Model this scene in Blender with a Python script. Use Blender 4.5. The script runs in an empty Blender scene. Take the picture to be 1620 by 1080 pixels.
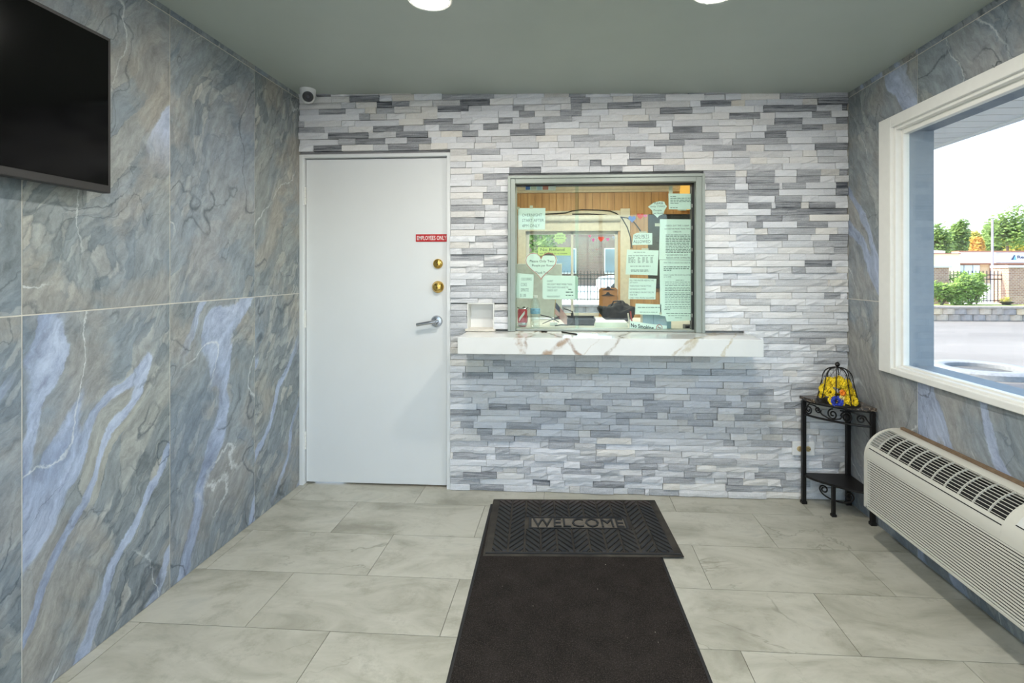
import bpy, math, random
from mathutils import Vector, Matrix
random.seed(7)
S = bpy.context.scene
C = bpy.context.collection

# ---------------------------------------------------------------- camera, sky, sun, exposure
F, CX, CY, YAW, EYE = 835.2, 838.9, 430.3, 0.0678, 1.3167     # fitted to the 1620 x 1080 photograph
cam_data = bpy.data.cameras.new('camera')
cam_data.sensor_width = 36.0
cam_data.lens = 36.0 * F / 1620.0
cam_data.shift_x = (810.0 - CX) / 1620.0
cam_data.shift_y = -(540.0 - CY) / 1620.0
cam_data.clip_start = 0.02
cam_data.clip_end = 600
cam = bpy.data.objects.new('camera', cam_data)
cam.location = (0, 0, EYE)
cam.rotation_euler = (math.pi / 2, 0, YAW)
C.objects.link(cam)
S.camera = cam

SUN_DIR = Vector((-0.70, 0.16, 0.66)).normalized()             # towards the sun, over the roof
w = bpy.data.worlds.new('sky'); S.world = w; w.use_nodes = True
nt = w.node_tree
bg = nt.nodes['Background']
sky = nt.nodes.new('ShaderNodeTexSky')
sky.sky_type = 'NISHITA'
sky.sun_disc = False
sky.sun_elevation = math.asin(SUN_DIR.z)
sky.sun_rotation = math.atan2(SUN_DIR.x, SUN_DIR.y)
sky.air_density = 1.0
sky.dust_density = 2.0
sky.ozone_density = 1.0
nt.links.new(sky.outputs[0], bg.inputs[0])
bg.inputs[1].default_value = 0.42
sun_data = bpy.data.lights.new('sun', 'SUN')
sun_data.energy = 3.2
sun_data.angle = 0.01
sun_data.color = (1.0, 0.95, 0.86)
sun = bpy.data.objects.new('sun', sun_data)
sun.rotation_euler = (-SUN_DIR).to_track_quat('-Z', 'Y').to_euler()
sun.location = (-20, 5, 30)
C.objects.link(sun)

vs = S.view_settings
vs.view_transform = 'Standard'
vs.look = 'None'
vs.gamma = 1.0
vs.use_curve_mapping = False
vs.exposure = 1.15
LAMP = 160.0          # radiance of a ceiling downlight lens

# ---------------------------------------------------------------- helpers
_c, _s = math.cos(YAW), math.sin(YAW)
def ray(u, v):
    x = (u - CX) / F; z = -(v - CY) / F
    return (x * _c - _s, x * _s + _c, z)
def onY(u, v, Y):
    r = ray(u, v); k = Y / r[1]; return Vector((r[0] * k, Y, EYE + r[2] * k))
def onX(u, v, X):
    r = ray(u, v); k = X / r[0]; return Vector((X, r[1] * k, EYE + r[2] * k))
def onZ(u, v, Z):
    r = ray(u, v); k = (Z - EYE) / r[2]; return Vector((r[0] * k, r[1] * k, Z))
def onD(u, v, d):
    r = ray(u, v); return Vector((r[0] * d, r[1] * d, EYE + r[2] * d))

ORIGIN = {}
class MB:
    """collects faces, then becomes one mesh object"""
    def __init__(self): self.v = []; self.f = []; self.col = None
    def add(self, vs_, fs):
        n = len(self.v); self.v += [tuple(p) for p in vs_]; self.f += [tuple(i + n for i in q) for q in fs]; return self
    def box(self, x0, x1, y0, y1, z0, z1):
        return self.add([(x0,y0,z0),(x1,y0,z0),(x1,y1,z0),(x0,y1,z0),(x0,y0,z1),(x1,y0,z1),(x1,y1,z1),(x0,y1,z1)],
                        [(0,3,2,1),(4,5,6,7),(0,1,5,4),(1,2,6,5),(2,3,7,6),(3,0,4,7)])
    def cyl(self, p0, p1, r0, r1=None, n=16, cap=True):
        r1 = r0 if r1 is None else r1
        p0 = Vector(p0); p1 = Vector(p1); d = (p1 - p0).normalized()
        a = d.orthogonal().normalized(); b = d.cross(a)
        vs_ = []
        for p, r in ((p0, r0), (p1, r1)):
            for i in range(n):
                t = 2 * math.pi * i / n
                vs_.append(p + (a * math.cos(t) + b * math.sin(t)) * r)
        fs = [(i, (i + 1) % n, n + (i + 1) % n, n + i) for i in range(n)]
        if cap: fs += [tuple(range(n - 1, -1, -1)), tuple(range(n, 2 * n))]
        return self.add(vs_, fs)
    def tube(self, pts, r, n=8, closed=False):
        pts = [Vector(p) for p in pts]; m = len(pts); vs_ = []; up = None
        for i, p in enumerate(pts):
            if closed: d = pts[(i + 1) % m] - pts[i - 1]
            else: d = pts[min(i + 1, m - 1)] - pts[max(i - 1, 0)]
            d.normalize()
            if up is None: up = d.orthogonal().normalized()
            up = (up - d * up.dot(d))
            if up.length < 1e-6: up = d.orthogonal()
            up.normalize(); b = d.cross(up)
            rr = r[i] if isinstance(r, (list, tuple)) else r
            for k in range(n):
                t = 2 * math.pi * k / n + math.pi / n
                vs_.append(p + (up * math.cos(t) + b * math.sin(t)) * rr)
        fs = []
        for i in range(m if closed else m - 1):
            j = (i + 1) % m
            for k in range(n):
                fs.append((i*n+k, i*n+(k+1)%n, j*n+(k+1)%n, j*n+k))
        if not closed: fs += [tuple(range(n - 1, -1, -1)), tuple(range((m - 1) * n, m * n))]
        return self.add(vs_, fs)
    def lathe(self, prof, c, axis='z', n=24):
        """prof: (radius, height) pairs round an axis through c"""
        vs_ = []
        for r, h in prof:
            for k in range(n):
                t = 2 * math.pi * k / n; a, b = r * math.cos(t), r * math.sin(t)
                vs_.append((c[0]+a, c[1]+b, c[2]+h) if axis == 'z' else (c[0]+a, c[1]+h, c[2]+b) if axis == 'y' else (c[0]+h, c[1]+a, c[2]+b))
        fs = []
        for i in range(len(prof) - 1):
            for k in range(n): fs.append((i*n+k, i*n+(k+1)%n, (i+1)*n+(k+1)%n, (i+1)*n+k))
        fs += [tuple(range(n - 1, -1, -1)), tuple(range((len(prof) - 1) * n, len(prof) * n))]
        return self.add(vs_, fs)
    def prism(self, poly, f0, f1):
        """poly: list of 2-D points; f0/f1 map a 2-D point to both end faces"""
        n = len(poly)
        return self.add([f0(*p) for p in poly] + [f1(*p) for p in poly],
                        [tuple(range(n - 1, -1, -1)), tuple(range(n, 2 * n))] + [(i, (i+1) % n, n + (i+1) % n, n + i) for i in range(n)])
    def build(self, name, mat_, parent=None, loc=None, smooth=False, bevel=0, local=False, fixn=True):
        """vertices are given in world space unless local; the object sits at loc / its parent's origin"""
        o = Vector((0, 0, 0))
        if parent is not None: o = Vector(ORIGIN.get(parent.name, (0, 0, 0)))
        oo = Vector(loc) if loc is not None else (o if parent is not None else Vector((0, 0, 0)))
        me = bpy.data.meshes.new(name)
        vs_ = self.v if local else [(x - oo.x, y - oo.y, z - oo.z) for x, y, z in self.v]
        me.from_pydata(vs_, [], self.f); me.update()
        if fixn:
            import bmesh
            bm = bmesh.new(); bm.from_mesh(me); bmesh.ops.recalc_face_normals(bm, faces=bm.faces); bm.to_mesh(me); bm.free()
        if smooth:
            for p in me.polygons: p.use_smooth = True
            try: me.set_sharp_from_angle(angle=math.radians(40))
            except Exception: pass
        if self.col:
            at = me.color_attributes.new('tone', 'FLOAT_COLOR', 'POINT')
            for i, c in enumerate(self.col): at.data[i].color = c
        if mat_ is not None: me.materials.append(mat_)
        ob = bpy.data.objects.new(name, me); C.objects.link(ob)
        if parent is not None:
            ob.parent = parent; ob.location = (0, 0, 0) if local else oo - o
        else: ob.location = oo
        ORIGIN[ob.name] = tuple(oo)
        if bevel:
            b = ob.modifiers.new('bevel', 'BEVEL'); b.width = bevel; b.segments = 2; b.limit_method = 'ANGLE'
        return ob

def tag(o, label, cat, group=None, kind=None):
    o['label'] = label; o['category'] = cat
    if group: o['group'] = group
    if kind: o['kind'] = kind
    return o
def thing(name, label, cat, loc, rz=0, group=None, kind=None):
    o = bpy.data.objects.new(name, None); C.objects.link(o)
    o.empty_display_size = 0.05; o.location = loc; o.rotation_euler = (0, 0, rz)
    ORIGIN[o.name] = tuple(loc)
    return tag(o, label, cat, group, kind)
def copy_tree(o, parent=None):
    c = o.copy(); C.objects.link(c); c.parent = parent; ORIGIN[c.name] = ORIGIN.get(o.name, (0, 0, 0))
    for ch in list(o.children): copy_tree(ch, c)
    return c

# ---------------------------------------------------------------- materials
def srgb(r, g, b):
    f = lambda c: (c / 255 / 12.92) if c / 255 <= 0.04045 else ((c / 255 + 0.055) / 1.055) ** 2.4
    return (f(r), f(g), f(b), 1)
class N:
    def __init__(self, name):
        self.m = bpy.data.materials.new(name); self.m.use_nodes = True
        self.t = self.m.node_tree; self.t.nodes.clear()
        self.out = self.t.nodes.new('ShaderNodeOutputMaterial')
    def n(self, typ, **kw):
        x = self.t.nodes.new(typ)
        for k, v in kw.items(): setattr(x, k, v)
        return x
    def l(self, a, b): self.t.links.new(a, b)
    def val(self, sock, v):
        if hasattr(v, 'is_linked') or hasattr(v, 'links'): self.l(v, sock)
        else: sock.default_value = v
    def math(self, op, a, b=0.0, c=0.0, clamp=False):
        x = self.n('ShaderNodeMath', operation=op); x.use_clamp = clamp
        self.val(x.inputs[0], a); self.val(x.inputs[1], b); self.val(x.inputs[2], c); return x.outputs[0]
    def mix(self, fac, a, b, blend='MIX'):
        x = self.n('ShaderNodeMix', data_type='RGBA', blend_type=blend)
        self.val(x.inputs[0], fac); self.val(x.inputs[6], a); self.val(x.inputs[7], b); return x.outputs[2]
    def noise(self, vec, scale, detail=4, rough=0.55, dist=0.0):
        x = self.n('ShaderNodeTexNoise'); x.inputs['Scale'].default_value = scale; x.inputs['Detail'].default_value = detail
        x.inputs['Roughness'].default_value = rough; x.inputs['Distortion'].default_value = dist
        if vec is not None: self.l(vec, x.inputs['Vector'])
        return x
    def voronoi(self, vec, scale, feature='F1'):
        x = self.n('ShaderNodeTexVoronoi', feature=feature); x.inputs['Scale'].default_value = scale
        self.l(vec, x.inputs['Vector']); return x
    def ramp(self, fac, stops, interp='LINEAR'):
        x = self.n('ShaderNodeValToRGB'); r = x.color_ramp; r.interpolation = interp
        while len(r.elements) < len(stops): r.elements.new(0.5)
        for e, (p, c) in zip(r.elements, stops):
            e.position = p; e.color = c if len(c) == 4 else (*c, 1)
        self.l(fac, x.inputs[0]); return x.outputs[0]
    def mapping(self, vec, loc=(0,0,0), rot=(0,0,0), scale=(1,1,1)):
        x = self.n('ShaderNodeMapping'); x.inputs[1].default_value = loc; x.inputs[2].default_value = rot; x.inputs[3].default_value = scale
        self.l(vec, x.inputs[0]); return x.outputs[0]
    def vadd(self, a, b, op='ADD'):
        x = self.n('ShaderNodeVectorMath', operation=op); self.val(x.inputs[0], a); self.val(x.inputs[1], b); return x.outputs[0]
    def bsdf(self, color, rough=0.5, metal=0.0, height=None, bump=0.2, dist=0.01, spec=None):
        b = self.n('ShaderNodeBsdfPrincipled'); self.val(b.inputs['Base Color'], color); self.val(b.inputs['Roughness'], rough)
        b.inputs['Metallic'].default_value = metal
        if spec is not None: b.inputs['Specular IOR Level'].default_value = spec
        if height is not None:
            k = self.n('ShaderNodeBump'); k.inputs['Strength'].default_value = bump; k.inputs['Distance'].default_value = dist
            self.l(height, k.inputs['Height']); self.l(k.outputs[0], b.inputs['Normal'])
        self.l(b.outputs[0], self.out.inputs[0]); return b

_plain = {}
def plain(name, rgb, rough=0.5, metal=0.0, var=0.08, scale=30, bump=0.0, spec=None):
    """a painted, moulded or metal surface with slight procedural variation"""
    if name in _plain: return _plain[name]
    k = N(name); co = k.n('ShaderNodeTexCoord').outputs['Object']
    nz = k.noise(co, scale)
    c = srgb(*rgb); lo = tuple(x * (1 - var) for x in c[:3]) + (1,); hi = tuple(min(1, x * (1 + var)) for x in c[:3]) + (1,)
    col = k.ramp(nz.outputs[0], [(0.3, lo), (0.7, hi)])
    k.bsdf(col, rough, metal, nz.outputs[0] if bump else None, bump, 0.004, spec)
    _plain[name] = k.m; return k.m

def glass(name, tint, base=0.03):
    k = N(name)
    lw = k.n('ShaderNodeLayerWeight'); lw.inputs[0].default_value = 0.5
    fac = k.math('POWER', lw.outputs['Facing'], 5.0); fac = k.math('MULTIPLY_ADD', fac, 0.8, base, clamp=True)
    tr = k.n('ShaderNodeBsdfTransparent'); tr.inputs[0].default_value = (*tint, 1)
    gl = k.n('ShaderNodeBsdfGlossy'); gl.inputs['Roughness'].default_value = 0.0; gl.inputs[0].default_value = (1, 1, 1, 1)
    mx = k.n('ShaderNodeMixShader'); k.l(fac, mx.inputs[0]); k.l(tr.outputs[0], mx.inputs[1]); k.l(gl.outputs[0], mx.inputs[2])
    k.l(mx.outputs[0], k.out.inputs[0]); return k.m

def emitter(name, rgb, strength):
    k = N(name); e = k.n('ShaderNodeEmission'); e.inputs[0].default_value = (*rgb, 1); e.inputs[1].default_value = strength
    k.l(e.outputs[0], k.out.inputs[0]); return k.m

def breccia_mat():
    k = N('blue grey breccia marble')
    tc = k.n('ShaderNodeTexCoord').outputs['Object']
    rnd = k.n('ShaderNodeObjectInfo').outputs['Random']
    off = k.n('ShaderNodeCombineXYZ'); k.l(k.math('MULTIPLY', rnd, 37.0), off.inputs[0]); k.l(k.math('MULTIPLY', rnd, 91.0), off.inputs[1]); k.l(k.math('MULTIPLY', rnd, 53.0), off.inputs[2])
    rot = k.mapping(tc, rot=(math.radians(32), 0, 0))            # grain climbs at a slant
    co = k.vadd(rot, off.outputs[0])
    def shift(vec, src, amt):
        d_ = k.vadd(src.outputs['Color'], (0.5, 0.5, 0.5), 'SUBTRACT')
        x = k.n('ShaderNodeVectorMath', operation='SCALE'); k.l(d_, x.inputs[0]); x.inputs['Scale'].default_value = amt
        return k.vadd(vec, x.outputs[0])
    cw = shift(shift(co, k.noise(co, 1.5, 2), 0.34), k.noise(co, 11, 4, 0.65), 0.055)
    el = k.mapping(cw, scale=(1, 2.1, 0.62))                      # stretched along the grain
    n1 = k.noise(el, 2.3, 9, 0.64)
    base = k.ramp(n1.outputs[0], [(0.28, srgb(96, 105, 107)), (0.42, srgb(126, 134, 134)), (0.54, srgb(150, 154, 150)), (0.66, srgb(166, 166, 157)), (0.8, srgb(136, 146, 150))])
    def cells(scale):
        v = k.voronoi(el, scale); q = k.n('ShaderNodeSeparateColor'); k.l(v.outputs['Color'], q.inputs[0]); return q.outputs[0], k.voronoi(el, scale, 'DISTANCE_TO_EDGE').outputs[0]
    c1, e1 = cells(4.0)
    big = k.ramp(c1, [(0.0, srgb(112, 120, 122)), (0.3, srgb(146, 150, 147)), (0.55, srgb(126, 138, 146)), (0.8, srgb(168, 166, 155)), (1.0, srgb(140, 148, 152))])
    col = k.mix(0.62, base, big)
    g1 = k.noise(co, 1.9, 3)
    col = k.mix(k.math('MULTIPLY', k.ramp(e1, [(0.0, (0.6,) * 3), (0.012, (0, 0, 0))]), k.ramp(g1.outputs[0], [(0.47, (0, 0, 0)), (0.53, (1, 1, 1))])), col, srgb(66, 76, 82))
    # belts of small broken pebbles
    belt = k.noise(k.mapping(cw, loc=(4, 4, 1), scale=(1, 1.6, 0.6)), 1.9, 3, 0.5)
    mfac = k.ramp(belt.outputs[0], [(0.5, (0, 0, 0)), (0.56, (0.85,) * 3)])
    c2, e2 = cells(15.0)
    peb = k.ramp(c2, [(0.0, srgb(110, 118, 121)), (0.5, srgb(136, 143, 144)), (0.85, srgb(156, 159, 155)), (1.0, srgb(172, 171, 163))])
    col = k.mix(mfac, col, peb)
    col = k.mix(k.math('MULTIPLY', k.ramp(e2, [(0.0, (0.5,) * 3), (0.10, (0, 0, 0))]), mfac), col, srgb(84, 95, 100))
    # warm sandy blotches
    wb = k.noise(co, 2.6, 6, 0.6, 0.3); wfac = k.ramp(wb.outputs[0], [(0.50, (0, 0, 0)), (0.60, (0.6,) * 3)])
    col = k.mix(wfac, col, srgb(160, 153, 139))
    # overall blue drift
    dr = k.noise(co, 0.8, 2); dfac = k.ramp(dr.outputs[0], [(0.42, (0, 0, 0)), (0.68, (0.5,) * 3)])
    col = k.mix(dfac, col, srgb(124, 138, 156))
    # pale blue streaks along the grain
    bl = k.noise(k.mapping(cw, loc=(3, 1, 7), scale=(1, 2.3, 0.26)), 1.0, 2, 0.4)
    bd = k.math('ABSOLUTE', k.math('SUBTRACT', bl.outputs[0], 0.58))
    gate = k.ramp(k.noise(co, 0.9, 1).outputs[0], [(0.42, (0, 0, 0)), (0.5, (1, 1, 1))])
    bfac = k.math('MULTIPLY', k.ramp(bd, [(0.0, (0.85,) * 3), (0.020, (0.8,) * 3), (0.024, (0, 0, 0))]), gate)
    bcol = k.ramp(k.noise(el, 3.5, 3).outputs[0], [(0.35, srgb(140, 153, 178)), (0.6, srgb(172, 184, 206))])
    col = k.mix(bfac, col, bcol)
    # long dark cracks and a few straight white veins
    def line(loc, sc, wdt, c, a, det=3):
        nn = k.noise(k.mapping(cw, loc=loc, scale=(1, 1, 0.55)), sc, det, 0.5)
        d = k.math('ABSOLUTE', k.math('SUBTRACT', nn.outputs[0], 0.5))
        gt_ = k.ramp(k.noise(k.mapping(co, loc=loc), 1.6, 2).outputs[0], [(0.47, (0, 0, 0)), (0.54, (1, 1, 1))])
        return k.mix(k.math('MULTIPLY', k.ramp(d, [(0.0, (a, a, a)), (wdt, (0, 0, 0))]), gt_), col, c)
    col = line((9, 2, 4), 1.3, 0.0035, srgb(66, 76, 84), 0.75)
    col = line((1, 8, 2), 2.2, 0.003, srgb(72, 82, 88), 0.6)
    col = line((5, 3, 9), 1.7, 0.0035, srgb(206, 210, 210), 0.75, 1)
    fine = k.noise(el, 16, 9, 0.75)
    col = k.mix(0.42, col, k.ramp(fine.outputs[0], [(0.3, (0.02, 0.02, 0.02)), (0.7, (0.9, 0.9, 0.9))]), 'OVERLAY')
    k.bsdf(col, 0.33, 0, None, spec=0.4); return k.m

def floor_mat():
    k = N('grey beige porcelain')
    tc = k.n('ShaderNodeTexCoord').outputs['Object']
    rnd = k.n('ShaderNodeObjectInfo').outputs['Random']
    off = k.n('ShaderNodeCombineXYZ'); k.l(k.math('MULTIPLY', rnd, 41.0), off.inputs[0]); k.l(k.math('MULTIPLY', rnd, 17.0), off.inputs[1])
    co = k.vadd(tc, off.outputs[0])
    cm = k.mapping(co, rot=(0, 0, 0.35), scale=(0.75, 1.5, 1))
    n1 = k.noise(cm, 3.2, 9, 0.63, 0.7)
    col = k.ramp(n1.outputs[0], [(0.3, srgb(146, 144, 129)), (0.45, srgb(172, 170, 155)), (0.6, srgb(187, 185, 171)), (0.75, srgb(166, 166, 154))])
    n2 = k.noise(cm, 1.3, 5, 0.55, 1.2); d = k.math('ABSOLUTE', k.math('SUBTRACT', n2.outputs[0], 0.5))
    cr = k.noise(co, 1.7, 2); cf = k.math('MULTIPLY', k.ramp(d, [(0, (0.7, 0.7, 0.7)), (0.006, (0, 0, 0))]), k.ramp(cr.outputs[0], [(0.48, (0, 0, 0)), (0.6, (1, 1, 1))]))
    col = k.mix(cf, col, srgb(128, 126, 110))
    n3 = k.noise(co, 6, 9, 0.75); col = k.mix(k.ramp(n3.outputs[0], [(0.52, (0, 0, 0)), (0.68, (0.6, 0.6, 0.6))]), col, srgb(138, 135, 118))
    k.bsdf(col, 0.36, 0, n1.outputs[0], 0.03, 0.003, spec=0.4); return k.m

def stone_mat():
    k = N('split face marble')
    at = k.n('ShaderNodeAttribute', attribute_name='tone')
    sp = k.n('ShaderNodeSeparateColor'); k.l(at.outputs['Color'], sp.inputs[0])
    tone, rnd, warm = sp.outputs[0], sp.outputs[1], sp.outputs[2]
    pos = k.n('ShaderNodeNewGeometry').outputs['Position']
    off = k.n('ShaderNodeCombineXYZ'); k.l(k.math('MULTIPLY', rnd, 50.0), off.inputs[0]); k.l(k.math('MULTIPLY', rnd, 31.0), off.inputs[2])
    co = k.vadd(pos, off.outputs[0])
    # bedding lines, tilted a little from stone to stone
    st = k.noise(k.mapping(co, scale=(5, 30, 150)), 1.0, 5, 0.65)
    st2 = k.noise(k.mapping(co, rot=(0, 0.06, 0), scale=(3, 20, 60)), 1.0, 3, 0.6)
    grain = k.noise(co, 160, 4, 0.7)
    light = k.mix(warm, srgb(228, 229, 231), srgb(232, 224, 208))
    dark = srgb(52, 58, 67)
    f = k.math('MULTIPLY', k.math('MULTIPLY', tone, 1.18), k.ramp(st.outputs[0], [(0.3, (1.0, 1.0, 1.0)), (0.62, (0.55, 0.55, 0.55))]))
    f = k.math('ADD', f, k.math('MULTIPLY', k.ramp(st2.outputs[0], [(0.58, (0, 0, 0)), (0.68, (1, 1, 1))]), k.math('MULTIPLY', tone, 0.3)), clamp=True)
    col = k.mix(f, light, dark)
    col = k.mix(0.25, col, k.ramp(grain.outputs[0], [(0.3, (0.15, 0.15, 0.15)), (0.7, (0.85, 0.85, 0.85))]), 'OVERLAY')
    rough_h = k.noise(co, 70, 5, 0.7)
    h = k.math('ADD', k.math('MULTIPLY', rough_h.outputs[0], 0.7), k.math('MULTIPLY', st.outputs[0], 0.5))
    k.bsdf(col, 0.7, 0, h, 0.55, 0.008); return k.m

def quartz_mat():
    """white quartz with rusty veins; veins are set out along the slab's own length (object x)"""
    k = N('white gold veined quartz')
    tc = k.n('ShaderNodeTexCoord').outputs['Object']
    sx = k.n('ShaderNodeSeparateXYZ'); k.l(tc, sx.inputs[0]); x, y, z = sx.outputs
    wz = k.noise(tc, 7, 5, 0.6); wob = k.math('MULTIPLY', k.math('SUBTRACT', wz.outputs[0], 0.5), 0.14); brk = k.ramp(k.noise(k.mapping(tc, loc=(2, 5, 1)), 16, 4, 0.6).outputs[0], [(0.4, (0.15,) * 3), (0.55, (1, 1, 1))])
    fz = k.noise(tc, 30, 5, 0.7)
    col = k.ramp(k.noise(tc, 3).outputs[0], [(0.3, srgb(212, 212, 206)), (0.7, srgb(224, 223, 218))])
    down = k.math('ADD', z, k.math('MULTIPLY', y, 0.6))
    for x0, sl, wd, cc, a in ((-0.475, 0.10, 0.016, (176, 128, 84), 0.75), (-0.445, -0.20, 0.012, (150, 106, 70), 0.7), (-0.27, -1.15, 0.022, (170, 124, 84), 0.85), (-0.185, 0.75, 0.016, (146, 98, 62), 0.85),
                              (0.03, -0.55, 0.010, (150, 124, 104), 0.7), (0.39, -1.3, 0.012, (190, 158, 124), 0.55), (0.43, -0.9, 0.02, (206, 182, 156), 0.6), (0.62, -0.6, 0.006, (206, 182, 150), 0.6), (-0.09, -0.8, 0.004, (190, 160, 130), 0.4)):
        d = k.math('SUBTRACT', k.math('ADD', x, wob), k.math('MULTIPLY_ADD', down, -sl, x0))
        d = k.math('ADD', k.math('ABSOLUTE', d), k.math('MULTIPLY', k.math('SUBTRACT', fz.outputs[0], 0.5), 0.02))
        wd *= 1.25; col = k.mix(k.math('MULTIPLY', brk, k.ramp(d, [(0.0, (a, a, a)), (wd * 0.5, (a * 0.8,) * 3), (wd, (0, 0, 0))])), col, srgb(int(cc[0] * 0.86), int(cc[1] * 0.88), int(cc[2] * 0.74)))
    k.bsdf(col, 0.08, 0, None, spec=0.55); return k.m

def carpet_mat():
    k = N('charcoal runner carpet')
    tc = k.n('ShaderNodeTexCoord').outputs['Object']
    n1 = k.noise(tc, 260, 3, 0.7); n2 = k.noise(tc, 9, 4)
    col = k.ramp(n1.outputs[0], [(0.35, srgb(24, 21, 19)), (0.55, srgb(50, 45, 41)), (0.72, srgb(92, 86, 80))])
    col = k.mix(0.3, col, k.ramp(n2.outputs[0], [(0.3, srgb(30, 27, 25)), (0.7, srgb(66, 60, 56))]))
    v = k.voronoi(tc, 38); sp = k.ramp(v.outputs['Distance'], [(0.05, (1, 1, 1)), (0.09, (0, 0, 0))])
    gate = k.n('ShaderNodeSeparateColor'); k.l(v.outputs['Color'], gate.inputs[0])
    col = k.mix(k.math('MULTIPLY', sp, k.math('GREATER_THAN', gate.outputs[0], 0.93)), col, srgb(190, 180, 165))
    k.bsdf(col, 0.95, 0, n1.outputs[0], 0.9, 0.006, spec=0.1); return k.m

def rubber_mat():
    k = N('worn black rubber')
    tc = k.n('ShaderNodeTexCoord').outputs['Object']
    n1 = k.noise(tc, 5, 5, 0.6); n2 = k.noise(tc, 120, 3)
    col = k.ramp(n1.outputs[0], [(0.35, srgb(24, 26, 28)), (0.6, srgb(38, 38, 38)), (0.75, srgb(58, 52, 46))])
    sy = k.n('ShaderNodeSeparateXYZ'); k.l(tc, sy.inputs[0])
    dirt = k.math('MULTIPLY', k.ramp(k.math('ADD', sy.outputs[1], k.math('MULTIPLY', n1.outputs[0], 0.2)), [(0.28, (0, 0, 0)), (0.42, (0.75, 0.75, 0.75))]), k.ramp(n1.outputs[0], [(0.3, (1, 1, 1)), (0.75, (0.3, 0.3, 0.3))]))
    col = k.mix(dirt, col, srgb(92, 70, 60))          # reddish dust trodden into the wall side
    k.bsdf(col, 0.55, 0, n2.outputs[0], 0.25, 0.002); return k.m

def wood_panel_mat():
    k = N('honey wood panelling')
    tc = k.n('ShaderNodeTexCoord').outputs['Object']
    g = k.noise(k.mapping(tc, scale=(18, 18, 1.2)), 1.5, 6, 0.6, 0.4)
    col = k.ramp(g.outputs[0], [(0.3, srgb(186, 138, 84)), (0.55, srgb(208, 160, 104)), (0.75, srgb(222, 178, 122))])
    k.bsdf(col, 0.45, 0, g.outputs[0], 0.1, 0.002); return k.m

def asphalt_mat():
    k = N('old asphalt')
    tc = k.n('ShaderNodeTexCoord').outputs['Object']
    n1 = k.noise(tc, 60, 5, 0.7); n2 = k.noise(k.mapping(tc, scale=(0.25, 1, 1)), 0.5, 5, 0.6)
    col = k.mix(0.5, k.ramp(n1.outputs[0], [(0.3, srgb(104, 99, 92)), (0.7, srgb(132, 126, 118))]), k.ramp(n2.outputs[0], [(0.3, srgb(102, 97, 90)), (0.7, srgb(140, 134, 125))]))
    k.bsdf(col, 0.9, 0, n1.outputs[0], 0.4, 0.01); return k.m

def brick_mat(name, a, b, mortar, scale):
    k = N(name)
    tc = k.n('ShaderNodeTexCoord').outputs['Object']
    s_ = k.n('ShaderNodeSeparateXYZ'); k.l(tc, s_.inputs[0])
    cb = k.n('ShaderNodeCombineXYZ'); k.l(k.math('ADD', s_.outputs[0], s_.outputs[1]), cb.inputs[0]); k.l(s_.outputs[2], cb.inputs[1])
    br = k.n('ShaderNodeTexBrick'); k.l(cb.outputs[0], br.inputs['Vector'])
    br.inputs['Color1'].default_value = srgb(*a); br.inputs['Color2'].default_value = srgb(*b); br.inputs['Mortar'].default_value = srgb(*mortar)
    br.inputs['Scale'].default_value = scale; br.inputs['Mortar Size'].default_value = 0.02
    k.bsdf(br.outputs[0], 0.9, 0, br.outputs['Fac'], 0.4, 0.01); return k.m

def leaf_mat(name, a, b, c):
    k = N(name)
    pos = k.n('ShaderNodeNewGeometry').outputs['Position']
    n1 = k.noise(pos, 2.5, 4, 0.7); n2 = k.noise(pos, 14, 2)
    col = k.mix(0.5, k.ramp(n1.outputs[0], [(0.35, srgb(*a)), (0.5, srgb(*b)), (0.66, srgb(*c))]), k.ramp(n2.outputs[0], [(0.35, srgb(*a)), (0.65, srgb(*c))]))
    d = k.bsdf(col, 0.6, 0, None, spec=0.2)
    t = k.n('ShaderNodeBsdfTranslucent'); k.l(col, t.inputs[0])
    mx = k.n('ShaderNodeMixShader'); mx.inputs[0].default_value = 0.35; k.l(d.outputs[0], mx.inputs[1]); k.l(t.outputs[0], mx.inputs[2]); k.l(mx.outputs[0], k.out.inputs[0])
    return k.m

def dark_marble_mat():
    k = N('dark brown marble top')
    tc = k.n('ShaderNodeTexCoord').outputs['Object']
    n1 = k.noise(tc, 14, 6, 0.65, 1.0); d = k.math('ABSOLUTE', k.math('SUBTRACT', n1.outputs[0], 0.5))
    col = k.ramp(k.noise(tc, 25, 4).outputs[0], [(0.3, srgb(28, 24, 21)), (0.7, srgb(74, 62, 52))])
    col = k.mix(k.ramp(d, [(0.0, (0.8, 0.8, 0.8)), (0.02, (0, 0, 0))]), col, srgb(176, 160, 140))
    k.bsdf(col, 0.15, 0); return k.m

M_BRECCIA = breccia_mat(); M_FLOOR = floor_mat(); M_STONE = stone_mat(); M_QUARTZ = quartz_mat()
M_CARPET = carpet_mat(); M_RUBBER = rubber_mat(); M_WOOD = wood_panel_mat(); M_ASPHALT = asphalt_mat()
M_GROUT = plain('pale grout', (205, 200, 188), 0.9)
M_GROUT_D = plain('dark floor grout', (120, 118, 108), 0.9)
M_CEIL = plain('grey green ceiling paint', (168, 176, 167), 0.45, var=0.02, scale=4)
M_WHITE = plain('white door paint', (226, 228, 227), 0.38, var=0.015, scale=3)
M_TRIM = plain('white window trim', (228, 227, 220), 0.4, var=0.02)
M_PLASTER = plain('cream plaster', (216, 210, 198), 0.8)
M_ALU = plain('grey green aluminium', (150, 157, 150), 0.4, 0.3, var=0.03)
M_SHADEJAMB = plain('shaded jamb grey', (128, 138, 148), 0.6, var=0.05)  # grey-blue shade of the outdoor reveal put into the colour
M_BLACKIRON = plain('black wrought iron', (24, 22, 21), 0.45, 0.3, var=0.2)
M_BLACK = plain('matt black plastic', (18, 18, 19), 0.45)
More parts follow.
